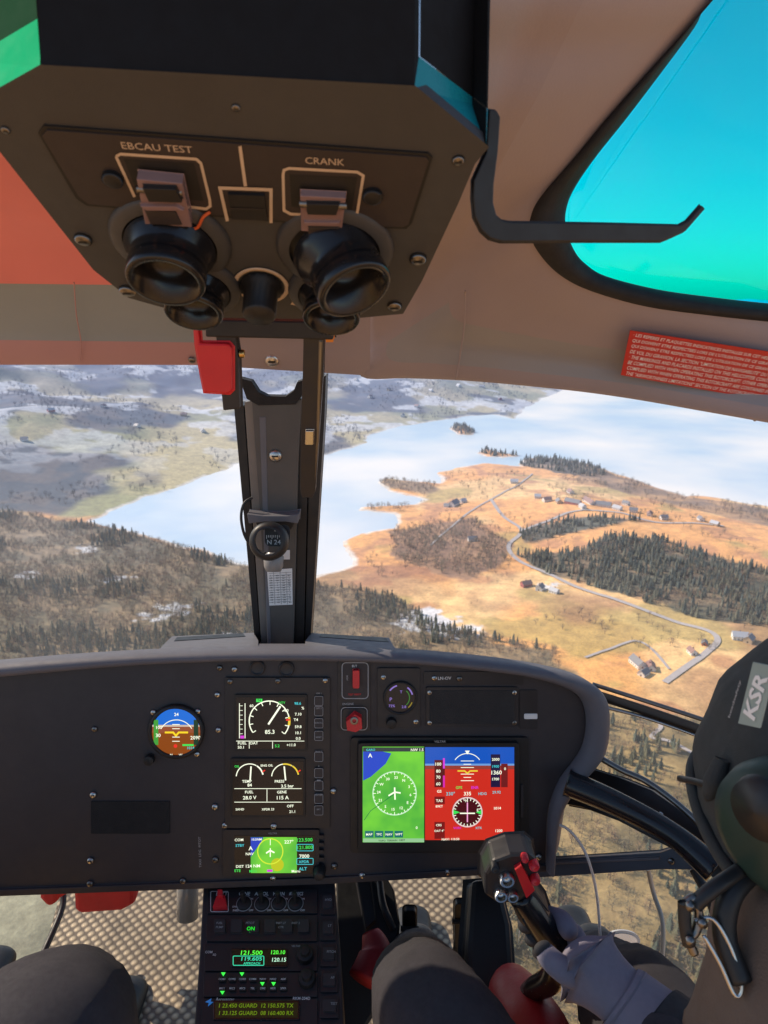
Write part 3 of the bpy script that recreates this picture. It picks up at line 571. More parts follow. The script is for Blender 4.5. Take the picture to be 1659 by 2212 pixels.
# raised centre of the glareshield with its two defog slots, behind the rim
VT=Pl((355,1400,1.09),(850,1400,1.10),(600,1370,1.19)); b1=B('defog_vents',ip,.002)
b1.prism(VT,[(346,1404),(352,1396),(372,1377),(548,1369),(558,1386),(558,1403)],-.03,.002,VENT); b1.prism(VT,[(376,1388),(382,1380),(525,1371),(530,1378)],.0022,.0028,BLACK)
b1.prism(VT,[(658,1403),(660,1386),(672,1370),(840,1380),(850,1398),(856,1405)],-.03,.002,VENT); b1.prism(VT,[(690,1379),(694,1372),(834,1382),(840,1390)],.0022,.0028,BLACK)
b1.prism(VT,[(540,1404),(552,1391),(660,1391),(676,1404)],-.03,.0005,HOOD); b1.done()
b1=B('modules',ip,.0008)
b1.rect(IP,487,1462,713,1786,-.001,.004,PLATE,4); b1.rect(IP,815,1442,907,1570,-.001,.003,PLATE,4); b1.rect(IP,730,1428,800,1578,-.001,.0025,PLATE,4); b1.rect(IP,920,1483,1118,1568,-.001,.003,PLATE,4)
b1.rect(IP,915,1450,1130,1478,-.001,.0015,PLATE,3)
b1.rect(IP,1122,1490,1160,1574,-.001,.0015,PLATE,3); b1.rect(IP,483,1788,690,1888,-.001,.006,PLATE,4)
b1.rect(IP,757,1590,1140,1838,-.001,.006,BLACK,8); b1.rect(IP,772,1596,1118,1830,.006,.014,BLACK,6,.01)
b1.rect(IP,508,1497,664,1618,.004,.007,BLACK,4); b1.rect(IP,500,1634,660,1760,.004,.007,BLACK,4)
b1.rect(IP,740,1430,794,1505,.002,.005,PANEL,5); b1.rect(IP,762,1442,776,1480,.005,.014,RED,3)
b1.rect(IP,197,1730,367,1800,0,.0015,mat('velcro',(.016,.016,.017),.95,bump=1,bscale=900),2)
b1.rect(IP,928,1490,1110,1562,.003,.0036,mat('mesh_plate',(.026,.026,.028),.8,bump=1,bscale=600),3)
b1.rect(IP,1132,1541,1160,1552,.0016,.0024,WHITE,2)
b1.rect(IP,1122,1690,1128,1760,.006,.008,PANEL,2)
for i,y in enumerate((1500,1522,1548,1575,1620,1655,1682,1710,1735)):
    b1.rect(IP,680,y,698,y+(20 if i%3 else 22),.004,.007,PANEL,3)
for i in range(5): b1.rect(IP,688,1800+i*16,700,1808+i*16,.001,.006,PLATE,2)
for x in (1135,):
    b1.lathe(IP.hit(x,1820),IP.n,[(.006,.011),(.016,.010),(.016,.007),(.024,.006),(.024,.0001)],BLACK,24,ribs=.05)
b1.lathe(IP.hit(690,1876),IP.n,[(.004,.010),(.016,.009),(.022,.006),(.022,.0001)],BLACK,24,ribs=.05)
b1.lathe(IP.hit(845,1558),IP.n,[(.003,.008),(.012,.007),(.012,.0001)],BLACK,20); b1.lathe(IP.hit(325,1637),IP.n,[(.003,.008),(.012,.007),(.012,.0001)],BLACK,20)
b1.rect(IP,740,1528,790,1570,.002,.006,PLATE,6)
b1.prism(IP,[(748,1548),(766,1532),(780,1540),(782,1562),(768,1570),(750,1566)],.006,.020,RED); b1.lathe(IP.hit(765,1545),IP.n,[(.012,.006),(.022,.006),(.022,.003)],DSILV,20)
for x,y in ((556,1442),(619,1444)): b1.lathe(IP.hit(x,y),IP.n,[(0,.0115),(.003,.0115),(.004,.010),(.002,.008),(.002,.0001)],PLATE,30)
b1.done()
b1=B('fasteners',ip)
for x,y in ((205,1574),(202,1716),(196,1858),(195,1908),(396,1902),(466,1856),(465,1742),(470,1500),(498,1470),(601,1469),(703,1468),(487,1782),(592,1782),(506,1752),(590,1896),(720,1708),(782,1890),(966,1883),(1128,1610),(722,1870),(507,1445),(828,1462),(898,1558),(928,1495),(1110,1495),(1110,1560),(928,1560),(332,1538),(428,1536),(426,1628),(938,1464),(992,1465),(472,1576),(1163,1850),(475,1442)): b1.screw(IP,x,y,6 if y<1700 else 7,SILVER if (x+y)%3 else DSILV,.0042 if 487<x<713 and 1462<y<1786 else .0015)
b1.done()
b1=B('legends',ip)
b1.stroke(IP,rr(739,1429,795,1506,8),2,.0056,GREYP,True); b1.text(IP,'ELT',766,1436,5,.0058,WHITE); b1.text(IP,'ARM',750,1462,4,.0058,GREYP,rot=1.57); b1.text(IP,'TEST RESET',766,1497,4,.0058,RED)
b1.stroke(IP,rr(737,1525,793,1573,8),1.5,.0066,GREYP,True); b1.text(IP,'ENGINE',752,1519,5,.003,GREYP)
b1.text(IP,'LN-OV',960,1464,7,.0022,WHITE); b1.text(IP,'VELTAR',948,1593,5,.0146,GREYP); b1.text(IP,'VELTAR',590,1795,4,.0066,GREYP)
for i,t in enumerate(('OFF 1','OFF 2','SCROLL','RESET','SELECT','+','-','ENTER','BRT')): b1.text(IP,t,689,1495+i*31 if i else 1494,3.5,.0074,GREYP)
for i,y in enumerate((1500,1522,1548,1575,1620,1655,1682,1710,1735)): b1.stroke(IP,rr(680,y,698,y+20,3),1.0,.0076,GREYP,True)
b1.text(IP,'TAXI  LDG  PITOT',432,1840,5,.001,GREYP,rot=1.57,width=70)
b1.done()
b1=B('engine_display',ip); o=.0074; BK_=E(4,4,6,.5)
Wt=E(240,245,220,1.3); Gn=E(60,230,90); Ye=E(240,210,60); Cy=E(70,210,220); Rd=E(240,50,40); Mg=E(220,60,220)
b1.frect(IP,512,1502,660,1613,o,BK_); b1.frect(IP,504,1640,656,1755,o,BK_); o2=o+.0005;o3=o+.001
b1.stroke(IP,circ(583,1553,43,40,215,-40),2.4,o2,Wt)
for i in range(11):
    a=math.radians(215-25.5*i); b1.stroke(IP,[(583+35*math.cos(a),1553-35*math.sin(a)),(583+42*math.cos(a),1553-42*math.sin(a))],1.8,o3,Wt)
b1.stroke(IP,[(581,1560),(607,1521)],4,o3,Wt); b1.text(IP,'85.3',584,1576,9,o3,Wt)
b1.stroke(IP,circ(583,1553,43,10,12,-12),5,o3,Ye); b1.stroke(IP,[(619,1550),(628,1550)],4,o3+.0002,Rd)
b1.stroke(IP,[(519,1515),(519,1590)],1.5,o2,Wt); b1.stroke(IP,[(531,1515),(531,1590)],1.5,o2,Wt); b1.frect(IP,521,1584,529,1590,o3,Mg)
for i in range(7): b1.stroke(IP,[(520,1520+i*10),(526,1520+i*10)],1,o3,Wt)
b1.frect(IP,555,1505,568,1512,o3,Gn); b1.text(IP,'T4',561,1508,5,o3+.0003,BK_)
for t,x,y,c in (('98.6',644,1515,Cy),('%',655,1525,Wt),('7.10',645,1538,Wt),('T4',640,1550,Wt),('59.8',645,1565,Wt),('10.1',645,1578,Wt),('0.0',645,1590,Wt),('FUEL',525,1600,Wt),('50.1',522,1609,Wt),('OAT',550,1600,Wt),('+11.0',630,1604,Wt),('5.2',600,1606,Gn),('QTY',610,1514,Gn),('60',545,1520,Wt),('80',620,1530,Wt)): b1.text(IP,t,x,y,6.2,o3,c)
b1.stroke(IP,[(512,1596),(658,1596)],1.2,o2,Wt); b1.stroke(IP,[(540,1597),(540,1612)],1.2,o2,Wt); b1.stroke(IP,[(590,1597),(590,1612)],1.2,o2,Wt)
for cx in (541,617):
    b1.stroke(IP,circ(cx,1674,29,24,175,60),2,o2,Wt); b1.stroke(IP,circ(cx,1674,29,12,58,12),3,o2,Ye if cx>600 else Wt); b1.stroke(IP,[(cx+1,1680),(cx+(3 if cx<600 else -2),1650)],3,o3,Wt); b1.stroke(IP,[(cx+27,1662),(cx+33,1658)],2.5,o3,Rd)
b1.stroke(IP,circ(617,1674,29,10,100,62),3,o3,Ye)
for t,x,y,c,h in (('ENG OIL',578,1648,Wt,5),('TEMP',535,1682,Wt,6),('84',541,1690,Wt,7),('PRESS',605,1682,Wt,6),('3.5 bar',622,1692,Wt,7),('FUEL',540,1705,Wt,6),('28.0 V',541,1717,Wt,8),('GENE',610,1705,Wt,6),('115 A',612,1717,Wt,8),('SAND',520,1742,Wt,5),('XPDR 23',580,1742,Wt,5),('OFF',628,1735,Wt,6),('21.1',632,1747,Wt,6),('OIL',514,1650,Gn,5)): b1.text(IP,t,x,y,h,o3,c)
b1.stroke(IP,[(508,1698),(652,1698)],1.2,o2,Wt); b1.stroke(IP,[(508,1727),(652,1727)],1.2,o2,Wt); b1.stroke(IP,[(578,1699),(578,1726)],1.2,o2,Wt)
b1.done()
b1=B('standby_attitude_indicator',ip); p=IP.hit(382,1578); k=p.dot(FW)/F
b1.lathe(p,IP.n,[(0,60*k),(.006,60*k),(.008,56*k),(.008,53*k),(.004,52*k)],BLACK,48)
def seg(cx,cy,r,a0,a1,n=24): return circ(cx,cy,r,n,a0,a1)
b1.flat(IP,seg(382,1580,52,14,166),.0045,E(30,110,215)); b1.flat(IP,seg(382,1580,52,166,374),.0045,E(140,70,15))
b1.flat(IP,[(331,1567),(433,1567),(434,1580),(330,1580)],.0048,E(150,80,50)); b1.flat(IP,[(331,1563),(433,1563),(433,1567),(331,1567)],.0049,E(210,190,170))
b1.stroke(IP,[(358,1579),(376,1579),(382,1586),(388,1579),(408,1579)],4,.0054,E(255,220,40)); b1.frect(IP,334,1552,344,1606,.0051,E(70,160,60)); b1.frect(IP,420,1552,430,1606,.0051,E(30,60,40))
for t,x,y,c,h in (('30',344,1585,Wt,8),('2090',424,1590,Wt,8),('100',346,1568,Wt,7),('1014',414,1612,Cy,6),('24',383,1540,Wt,7),('N',372,1627,Wt,5),('W',392,1627,Wt,5)): b1.text(IP,t,x,y,h,.0058,c)
for i in (-2,-1,1,2): b1.stroke(IP,[(374,1580+i*9),(390,1580+i*9)],1.4,.0053,Wt)
b1.stroke(IP,circ(383,1590,38,20,150,30),1.5,.0053,Wt); b1.flat(IP,circ(381,1608,4,12),.0056,Rd); b1.stroke(IP,[(396,1606),(420,1606)],4,.0056,Gn); b1.done()
b1=B('triple_gauge',ip); p=IP.hit(864,1505); PU=E(150,125,215,.8)
b1.lathe(p,IP.n,[(.003,37*k),(.007,37*k),(.008,34*k),(.004,32*k)],BLACK,40); b1.flat(IP,circ(864,1505,32),.0042,BK_)
b1.stroke(IP,circ(864,1505,27,14,145,105),3,.0048,PU); b1.stroke(IP,circ(864,1505,27,14,55,15),3,.0048,PU); b1.stroke(IP,circ(864,1505,20,14,50,-50),1.8,.0048,E(60,140,50,.7)); b1.stroke(IP,circ(864,1505,27,8,-20,-50),2,.005,E(170,150,40,.7))
b1.text(IP,'P',844,1508,8,.0052,PU); b1.text(IP,'73%',846,1522,6,.0052,PU); b1.text(IP,'2.8',872,1524,6,.0052,PU); b1.text(IP,'T',866,1492,6,.0052,PU); b1.done()
b1=B('multifunction_display',ip); z=.0146
mg,nt,N,L,bs=newmat('moving_map'); bs.inputs['Base Color'].default_value=(.01,.01,.01,1)
L.new(mixc(nt,srgb(60,165,60),srgb(120,215,60),ramp(nt,noise(nt,14,3),.35,.65)),bs.inputs['Emission Color']); bs.inputs['Emission Strength'].default_value=1
b1.frect(IP,780,1601,1108,1811,z-.0004,BLACK); b1.frect(IP,783,1604,914,1808,z,mg)
b1.flat(IP,[(784,1605),(844,1618),(832,1640),(800,1668),(784,1676)],z+.0004,E(20,70,200)); b1.flat(IP,[(784,1605),(914,1605),(914,1614),(784,1614)],z+.0006,E(40,60,60))
b1.stroke(IP,circ(851,1703,46,60),2.5,z+.0006,E(200,240,200),True)
for i in range(36):
    a=math.radians(10*i); r0=40 if i%3==0 else 43; b1.stroke(IP,[(851+r0*math.cos(a),1703-r0*math.sin(a)),(851+46*math.cos(a),1703-46*math.sin(a))],1.3,z+.0009,Wt)
for i,t in enumerate(('N','3','6','E','12','15','S','21','24','W','30','33')):
    a=math.radians(90-30*i-35); b1.text(IP,t,851+34*math.cos(a),1703-34*math.sin(a),6,z+.001,Wt)
b1.stroke(IP,[(838,1708),(851,1700),(864,1702)],3,z+.001,Wt); b1.stroke(IP,[(851,1690),(852,1716)],3,z+.0012,Wt); b1.stroke(IP,[(852,1703),(800,1740),(786,1760)],1.2,z+.0008,E(20,110,70))
b1.text(IP,'GARO',800,1610,5,z+.001,Cy); b1.text(IP,'A',799,1622,9,z+.001,Wt); b1.text(IP,'NW 1.5',899,1610,6,z+.001,Wt); b1.text(IP,'0',898,1776,6,z+.001,Wt)
for i,t in enumerate(('MAP','TFC','NAV','WPT')): b1.frect(IP,788+i*21,1783,806+i*21,1797,z+.0008,E(30,110,110)); b1.text(IP,t,797+i*21,1790,5,z+.0012,Wt)
b1.frect(IP,784,1799,914,1807,z+.0008,E(150,200,150)); b1.text(IP,'TOPO  TERRAIN  OBST',845,1803,4,z+.0012,BK_)
b1.frect(IP,916,1605,1106,1643,z,E(20,85,190)); b1.frect(IP,916,1643,1106,1652,z+.0002,E(150,60,50)); b1.frect(IP,916,1648,1106,1803,z,E(206,44,30)); b1.frect(IP,916,1640,1106,1644,z+.0003,E(110,160,220))
b1.frect(IP,936,1632,958,1690,z+.0005,E(90,20,20)); b1.frect(IP,1056,1620,1076,1690,z+.0005,E(30,20,60)); b1.frect(IP,1078,1640,1092,1690,z+.0005,E(110,25,25))
b1.frect(IP,954,1628,958,1650,z+.0008,Mg); b1.frect(IP,954,1665,958,1690,z+.0008,E(220,40,180)); b1.frect(IP,936,1710,958,1726,z+.0006,E(120,20,20)); b1.frect(IP,936,1764,958,1800,z+.0006,E(120,20,20))
b1.stroke(IP,circ(1006,1650,32,20,145,35),1.5,z+.0008,Wt); b1.flat(IP,[(1006,1620),(1001,1612),(1011,1612)],z+.0008,Wt)
for i in (-3,-2,-1,1,2,3): b1.stroke(IP,[(1006-(14 if i%2 else 8),1655+i*7),(1006+(14 if i%2 else 8),1655+i*7)],1.3,z+.0007,Wt)
b1.stroke(IP,[(985,1655),(1000,1655),(1006,1660),(1012,1655),(1028,1655)],3,z+.0011,Ye)
b1.flat(IP,circ(1006,1743,33,40),z+.0005,E(70,10,20)); b1.stroke(IP,circ(1006,1743,31,40),3,z+.0008,E(235,200,200),True)
for i in range(24):
    a=math.radians(15*i); b1.stroke(IP,[(1006+25*math.cos(a),1743-25*math.sin(a)),(1006+30*math.cos(a),1743-30*math.sin(a))],1.5,z+.0011,Wt)
b1.stroke(IP,[(1006,1722),(1006,1764)],2.5,z+.0013,E(255,170,220)); b1.stroke(IP,[(990,1745),(1022,1745)],2.5,z+.0015,Wt); b1.flat(IP,[(976,1738),(990,1743),(976,1748)],z+.0014,Gn); b1.flat(IP,[(1036,1738),(1024,1743),(1036,1748)],z+.0014,Gn)
for t,x,y,c,h in (('100',944,1640,Wt,7),('80',944,1655,Wt,7),('70',944,1668,Wt,7),('60',944,1682,Wt,7),('GS',946,1698,Wt,6),('TAS',946,1718,Wt,6),('89KT',946,1722+8,Wt,5),('2000',1066,1630,Wt,6),('1900',1066,1645,Cy,6),('1360',1068,1658,Wt,9),('1700',1066,1672,Wt,6),('29.92',1068,1700,Cy,6),('0',1086,1650,Wt,6),('330°',970,1703,Cy,8),('HDG',1038,1703,Cy,6),('335',1006,1703,Wt,8),('1014',1070,1734,Wt,6),('OAT 4°',946,1782,Wt,5),('1200',1073,1782,Wt,6),('CRS',945,1770,Wt,5),('N',1004,1718,Wt,6),('E',1028,1738,Wt,6),('GPS',988,1690,Gn,6),('ENR',1022,1690,Mg,6),('VOR1',984,1776,Mg,5),('XTK',1030,1776,Cy,5),('16:32:10',1060,1800,Wt,5),('NAV1 110.50',970,1800,Wt,5)): b1.text(IP,t,x,y,h,z+.0017,c)
b1.done()
b1=B('gps_navigator',ip); z=.0064
b1.frect(IP,508,1800,680,1882,z,BK_); b1.frect(IP,543,1803,642,1880,z+.0004,mg); b1.flat(IP,[(543,1803),(570,1803),(566,1812),(543,1845)],z+.0007,E(20,60,190)); 
b1.flat(IP,circ(600,1862,14,16),z+.0006,E(190,200,30)); b1.stroke(IP,circ(585,1833,27,44),2.2,z+.001,E(220,240,60),True)
b1.stroke(IP,[(585,1806),(585,1820)],1.4,z+.0008,Wt); b1.stroke(IP,[(576,1837),(585,1831),(594,1836)],3,z+.001,Wt); b1.stroke(IP,[(585,1826),(585,1845)],2,z+.0012,Wt)
for t,x,y,c,h in (('COM',518,1808,Wt,6),('STBY',520,1820,Cy,6),('10.5NM',556,1807,Wt,5),('A',543,1826,Wt,9),('NAV',541,1838,Wt,6),('124 NM',548,1864,Wt,7),('DIST',520,1865,Wt,6),('ETE',515,1874,Gn,6),('123.500',659,1808,Gn,8),('121.800',660,1824,Gn,8),('7000',658,1843,Wt,8),('XPDR',657,1855,Cy,6),('227°',625,1812,Wt,8),('ALT',655,1870,Cy,7),('MSG',548,1875,Gn,6),('Menu',640,1875,Wt,6)): b1.text(IP,t,x,y,h,z+.0015,c)
b1.stroke(IP,rr(642,1818,677,1832,2),1.2,z+.001,Cy,True); b1.stroke(IP,rr(642,1848,677,1861,2),1.2,z+.001,Cy,True); b1.frect(IP,578,1872,590,1877,z+.0011,Mg); b1.done()
# ---- centre pedestal
pd=empty('centre_pedestal'); PD=Pl((440,1925,1.10),(700,1925,1.10),(560,2212,.95)); b1=B('body',pd,.002)
b1.prism(PD,[(440,1900),(722,1890),(735,2050),(752,2420),(405,2420),(432,2050)],-.35,0,PANEL); b1.done()
b1=B('modules',pd,.001)
for y0,y1,xa,xb in ((1922,1976,448,686),(1980,2036,446,686),(2042,2100,442,686),(2104,2156,440,686),(2160,2290,436,686)): b1.rect(PD,xa,y0,xb,y1,0,.004,PLATE,3)
for i in range(6): b1.rect(PD,692,1930+i*56,724+i*2,1978+i*56,0,.004,PLATE,3); b1.rect(PD,698,1940+i*56,718+i*2,1966+i*56,.004,.008,PANEL,3)
for i in range(6): b1.rect(PD,464+i*36,1992,488+i*36,2020,.004,.009,PANEL,3)
b1.rect(PD,500,2054,622,2094,.004,.007,GLOSSB,3); b1.rect(PD,462,2166,648,2208,.004,.007,GLOSSB,3)
for i in range(7):
    for j in range(2): b1.rect(PD,474+i*22,2116+j*20,488+i*22,2126+j*20,.004,.008,BLACK,2)
for x in (528,567,603,639):
    b1.lathe(PD.hit(x,1955),PD.n,[(.004,.0105),(.007,.010),(.008,.006),(.008,.0001)],BLACK,22); b1.sweep([PD.hit(x,1955,.006),PD.hit(x-1,1946,.024)],[.003,.0042],BLACK,8)
    b1.lathe(PD.hit(x,1955),PD.n,[(.0041,.0120),(.0052,.0120),(.0052,.0110),(.0041,.0110)],GREYP,26)
b1.prism(PD,[(470,1946),(488,1944),(492,1968),(462,1970)],.004,.014,RED); b1.prism(PD,[(474,1938),(484,1938),(485,1952),(473,1952)],.004,.022,RED)
for x,y in ((660,2068),(664,2120)): b1.lathe(PD.hit(x,y),PD.n,[(.004,.012),(.014,.011),(.014,.007),(.022,.0065),(.022,.0001)],BLACK,28,ribs=.05)
b1.done()
b1=B('legends',pd); z=.0046
for t,x in (('BATT',480),('GENE',529),('A/COL',566),('HORN',603),('AVIONICS',640)): b1.text(PD,t,x,1934,6.5,z,WHITE,width=min(30,6*len(t)),sy=1.2)
for x in (528,567,603,639): b1.text(PD,'OFF',x+15,1970,4,z,WHITE); b1.text(PD,'ON',x+15,1945,4,z,WHITE)
b1.text(PD,'OVRD',510,1962,4,z,WHITE); b1.text(PD,'SHED',510,1970,4,z,WHITE); b1.stroke(PD,rr(456,1929,494,1973,3),1.2,z,WHITE,True)
b1.text(PD,'ON',543,2013,8,.0096,E(40,240,60)); b1.text(PD,'PITOT',542,2001,5,.0096,GREYP); b1.text(PD,'FUEL',476,2001,4.5,.0096,GREYP); b1.text(PD,'PUMP',476,2010,4.5,.0096,GREYP); b1.text(PD,'INST LT',608,2001,4.5,.0096,GREYP); b1.text(PD,'INST 2',640,2001,4.5,.0096,GREYP); b1.text(PD,'CTR',608,2010,4.5,.0096,GREYP)
b1.frect(PD,503,2057,619,2091,.0074,E(5,20,5,.6)); LG=E(90,255,70,1.2)
b1.text(PD,'121.500',545,2064,9,.008,LG,width=46); b1.text(PD,'120.10',602,2063,8,.008,LG,width=30); b1.text(PD,'119.605',545,2077,8,.008,E(60,230,180),width=44); b1.text(PD,'APPROACH',545,2087,5,.008,E(60,230,180)); b1.text(PD,'120.15',604,2079,8,.008,E(200,255,220),width=30); b1.stroke(PD,rr(505,2071,571,2091,2),1.5,.0078,E(60,230,180),True)
b1.text(PD,'COM',452,2060,5,z,WHITE); b1.text(PD,'SQ',464,2066,5,z,WHITE); b1.text(PD,'VELTAR',640,2047,4,z,GREYP)
for x,y in ((484,2110),(524,2110),(568,2131),(592,2131),(482,2150),(541,2016)): b1.flat(PD,[(x-5,y-3),(x+5,y-3),(x,y+5)],.0086,E(60,255,80,1.3))
for i,t in enumerate(('COM1','COM2','COM3','COM4','NAV1','NAV2','ADF')): b1.text(PD,t,481+i*22,2121,4,.0084,WHITE); b1.text(PD,('MIC1','MIC2','MIC3','TEL','DME','MKR','SPKR')[i],481+i*22,2141,4,.0084,WHITE)
b1.flat(PD,[(444,2168),(458,2160),(456,2167),(462,2168),(450,2178),(452,2170)],.0048,E(30,110,190,.7)); b1.text(PD,'Aerovantec',487,2162,7,.0048,WHITE,width=40); b1.text(PD,'RKM-204D',652,2160,6,.0048,WHITE)
b1.frect(PD,466,2170,644,2204,.0074,E(22,28,4,.8))
for r,t in ((2178,'1 23.450 GUARD  12 150.575 TX'),(2194,'1 33.125 GUARD  08 160.400 RX')): b1.text(PD,t,555,r,8,.008,E(110,145,20,.8),width=160)
for i in range(7): b1.text(PD,random.choice(['TEST','DAY','PITCH','FUEL','HYD','AP','LT']),710+i*3,1950+i*56,5,.0086,GREYP)
b1.done()
# ---- floor
fz=-1.30
def FL(x,y): v=P(x,y,1.); return v*(fz/v.z)
fm,nt,N,L,bs=newmat('dimpled_aluminium_floor'); tc=N.new('ShaderNodeTexCoord'); vo=N.new('ShaderNodeTexVoronoi'); vo.voronoi_dimensions='2D'; vo.inputs['Scale'].default_value=62; vo.inputs['Randomness'].default_value=.0
mp=N.new('ShaderNodeMapping'); mp.inputs['Rotation'].default_value=(0,0,.78); L.new(tc.outputs['Object'],mp.inputs[0]); L.new(mp.outputs[0],vo.inputs['Vector'])
dd=ramp(nt,vo.outputs['Distance'],.15,.50,(1,1,1,1),(0,0,0,1)); bc=mixc(nt,(.15,.115,.08,1),(.54,.43,.28,1),dd); L.new(mixc(nt,mixc(nt,bc,(.5,.5,.5,1),1.0,'MULTIPLY'),bc,ramp(nt,noise(nt,9,4),.35,.6)),bs.inputs['Base Color']); bs.inputs['Metallic'].default_value=.15; bs.inputs['Roughness'].default_value=.5
bp=N.new('ShaderNodeBump'); bp.inputs['Distance'].default_value=.002; bp.inputs['Strength'].default_value=.6; L.new(dd,bp.inputs['Height']); L.new(bp.outputs[0],bs.inputs['Normal'])
b1=B('cabin_floor'); fp=[FL(150,1860),FL(1045,1800),FL(1060,2212),FL(1100,2600),FL(-100,2600),FL(60,2180)]; fp+= [v-Vector((0,0,.03)) for v in fp]
b1.add(fp,[tuple(range(6)),tuple(range(6,12))]+[(i,(i+1)%6,6+(i+1)%6,6+i) for i in range(6)],fm); b1.done()
rb=B('red_bag',None,.01); RBp=Pl((165,1940,1.38),(300,1940,1.38),(200,1980,1.40)); rf=mat('red_fabric',(.6,.03,.03),.7)
rb.prism(RBp,[(165,1890),(300,1885),(298,1936),(270,1950),(185,1956),(168,1950)],-.04,.02,rf); rb.prism(RBp,[(90,1890),(132,1890),(130,1942),(108,1954),(88,1932)],-.02,.01,rf); rb.done()
b1=B('bottle'); b1.lathe(P(405,1960,1.36),UP,[(-.02,.0001),(-.02,.020),(.05,.020),(.07,.012)],mat('plastic_clear',(.25,.26,.26),.2),24); b1.done()
b1=B('footwell_structure',None,.004); Q=Pl((730,1900,1.30),(860,1900,1.30),(800,2100,1.22)); b1.prism(Q,[(725,1860),(815,1860),(850,1920),(862,1990),(850,2120),(735,2300),(728,2000)],-.05,0,BLACK)
b1.prism(Q,[(770,1900),(800,1896),(812,1990),(790,2010)],0,.02,PLATE); b1.sweep([Q.hit(820,1905,.02),Q.hit(828,1960,.03),Q.hit(850,2010,.02)],.007,PLATE,8); b1.done()
for k,(x,y) in enumerate(((885,2000),(995,1985))):
    b1=B('rudder_pedal',None,.003); Q=Pl((x,y,1.28),(x+30,y,1.28),(x,y+40,1.30)); b1.prism(Q,rr(x-14,y-45,x+14,y+50,8),0,.012,BLACK); b1.sweep([Q.hit(x,y+30),P(x-8,y+110,1.36),P(x-20,y+170,1.4)],.012,BLACK,10); b1.sweep([Q.hit(x-20,y-10,.014),Q.hit(x+20,y-10,.014)],.005,PLATE,8); b1.done()
b1=B('control_column_boot',None,.01); Q=Pl((1010,1950,1.22),(1100,1950,1.22),(1050,2200,1.12)); b1.prism(Q,[(1015,1905),(1075,1900),(1100,2000),(1120,2300),(1000,2300),(1005,2050)],-.03,.02,BLACK); b1.done()
b1=B('red_seat_cover'); b1.sweep([P(1110,2110,1.12),P(1112,2150,1.08),P(1150,2240,1.0),P(1180,2330,.95)],[.022,.042,.055,.06],mat('red_vinyl',(.42,.015,.02),.5,bump=.5,bscale=200),20,8)
b1.sweep([P(800,2012,1.2),P(812,2060,1.18),P(790,2120,1.15)],[.014,.028,.03],mat('red_vinyl_dark',(.35,.015,.02),.6),16,8); b1.done()
# ---- right-hand frames
fr=empty('nose_window_frame'); b1=B('structure',fr,.003)
Q=Pl((1220,1700,1.16),(1540,1820,1.0),(1300,1640,1.14))
b1.prism(Q,[(1240,1640),(1262,1655),(1330,1676),(1400,1704),(1470,1752),(1545,1818),(1640,1900),(1640,2010),(1560,1935),(1530,1890),(1450,1835),(1330,1772),(1250,1742),(1203,1733),(1215,1690)],-.05,-.01,BLACK)
b1.sweep([P(1285,1630,1.1),P(1340,1662,1.08),(P(1400,1690,1.06)),P(1470,1742,1.03),P(1545,1812,.99),P(1640,1900,.95)],.005,DSILV,8)
b1.sweep([P(1225,1690,1.08),P(1330,1735,1.05),P(1450,1800,1.0),P(1545,1880,.96)],[.020,.018,.016,.02],GLOSSB,14)
b1.done()
b1=B('lower_sill',fr)
b1.sweep([P(1280,1478,1.16),P(1400,1516,1.12),P(1540,1562,1.08),P(1700,1620,1.03)],.0035,DSILV,8)
b1.sweep([P(1290,1502,1.15),P(1400,1537,1.12),P(1540,1587,1.08),P(1700,1652,1.03)],.008,BLACK,8)
b1.sweep([P(1300,1526,1.14),P(1400,1552,1.12),P(1540,1602,1.08),P(1700,1666,1.03)],.003,SILVER,8)
b1.done()
b1=B('cross_strut',fr,.002); Q=Pl((1190,1870,1.14),(1540,1850,1.04),(1300,1920,1.1))
b1.prism(Q,[(1160,1858),(1425,1842),(1520,1812),(1560,1840),(1565,1880),(1430,1878),(1160,1896)],-.015,0,STRUT); b1.prism(Q,[(1160,1862),(1425,1850),(1425,1856),(1160,1868)],0,.003,VENT)
b1.screw(Q,1450,1860,7,DSILV,.001); b1.screw(Q,1500,1858,7,DSILV,.001); b1.screw(Q,1500,1812,8,SILVER,.03); b1.screw(Q,1432,1752,6,SILVER,.03); b1.done()
b1=B('chin_window_frame',fr); b1.sweep([P(1400,1878,1.25),P(1412,1930,1.25),P(1432,2000,1.22),P(1425,2110,1.2),P(1400,2180,1.2)],.004,mat('frame_light',(.4,.38,.33),.5),8)
b1.sweep([P(136,1920,1.45),P(130,1975,1.42),P(60,2130,1.3)],.006,BLACK,8); b1.sweep([P(1500,1880,1.15),P(1540,1960,1.1),P(1560,2050,1.05)],.008,BLACK,8); b1.done()
b1=B('white_cable'); b1.sweep([P(1192,1778,1.1),P(1225,1790,1.1),P(1255,1825,1.1),P(1275,1870,1.1),P(1290,1940,1.12),P(1298,2045,1.15)],.0022,WHITE,8); b1.done()
b1=B('cargo_mirror'); mc=P(1342,2030,1.40)
def mdisc(rx,rz,off,m_,th):
    vs=[mc+RT*(rx*math.cos(t))+Vector((0,.35,.94))*(rz*math.sin(t))-FW*off for t in np.linspace(0,2*math.pi,33)[:-1]]; vs2=[v-FW*th for v in vs]; n=32
    b1.add(vs+vs2,[tuple(range(n)),tuple(range(n,2*n))]+[(i,(i+1)%n,n+(i+1)%n,n+i) for i in range(n)],m_)
mdisc(.036,.020,0,mat('mirror_shell',(.45,.45,.45),.3),.004); mdisc(.030,.015,.0045,SILVER,.001); b1.sweep([P(1320,2050,1.41),P(1262,2130,1.42)],.005,VENT,8); b1.done()
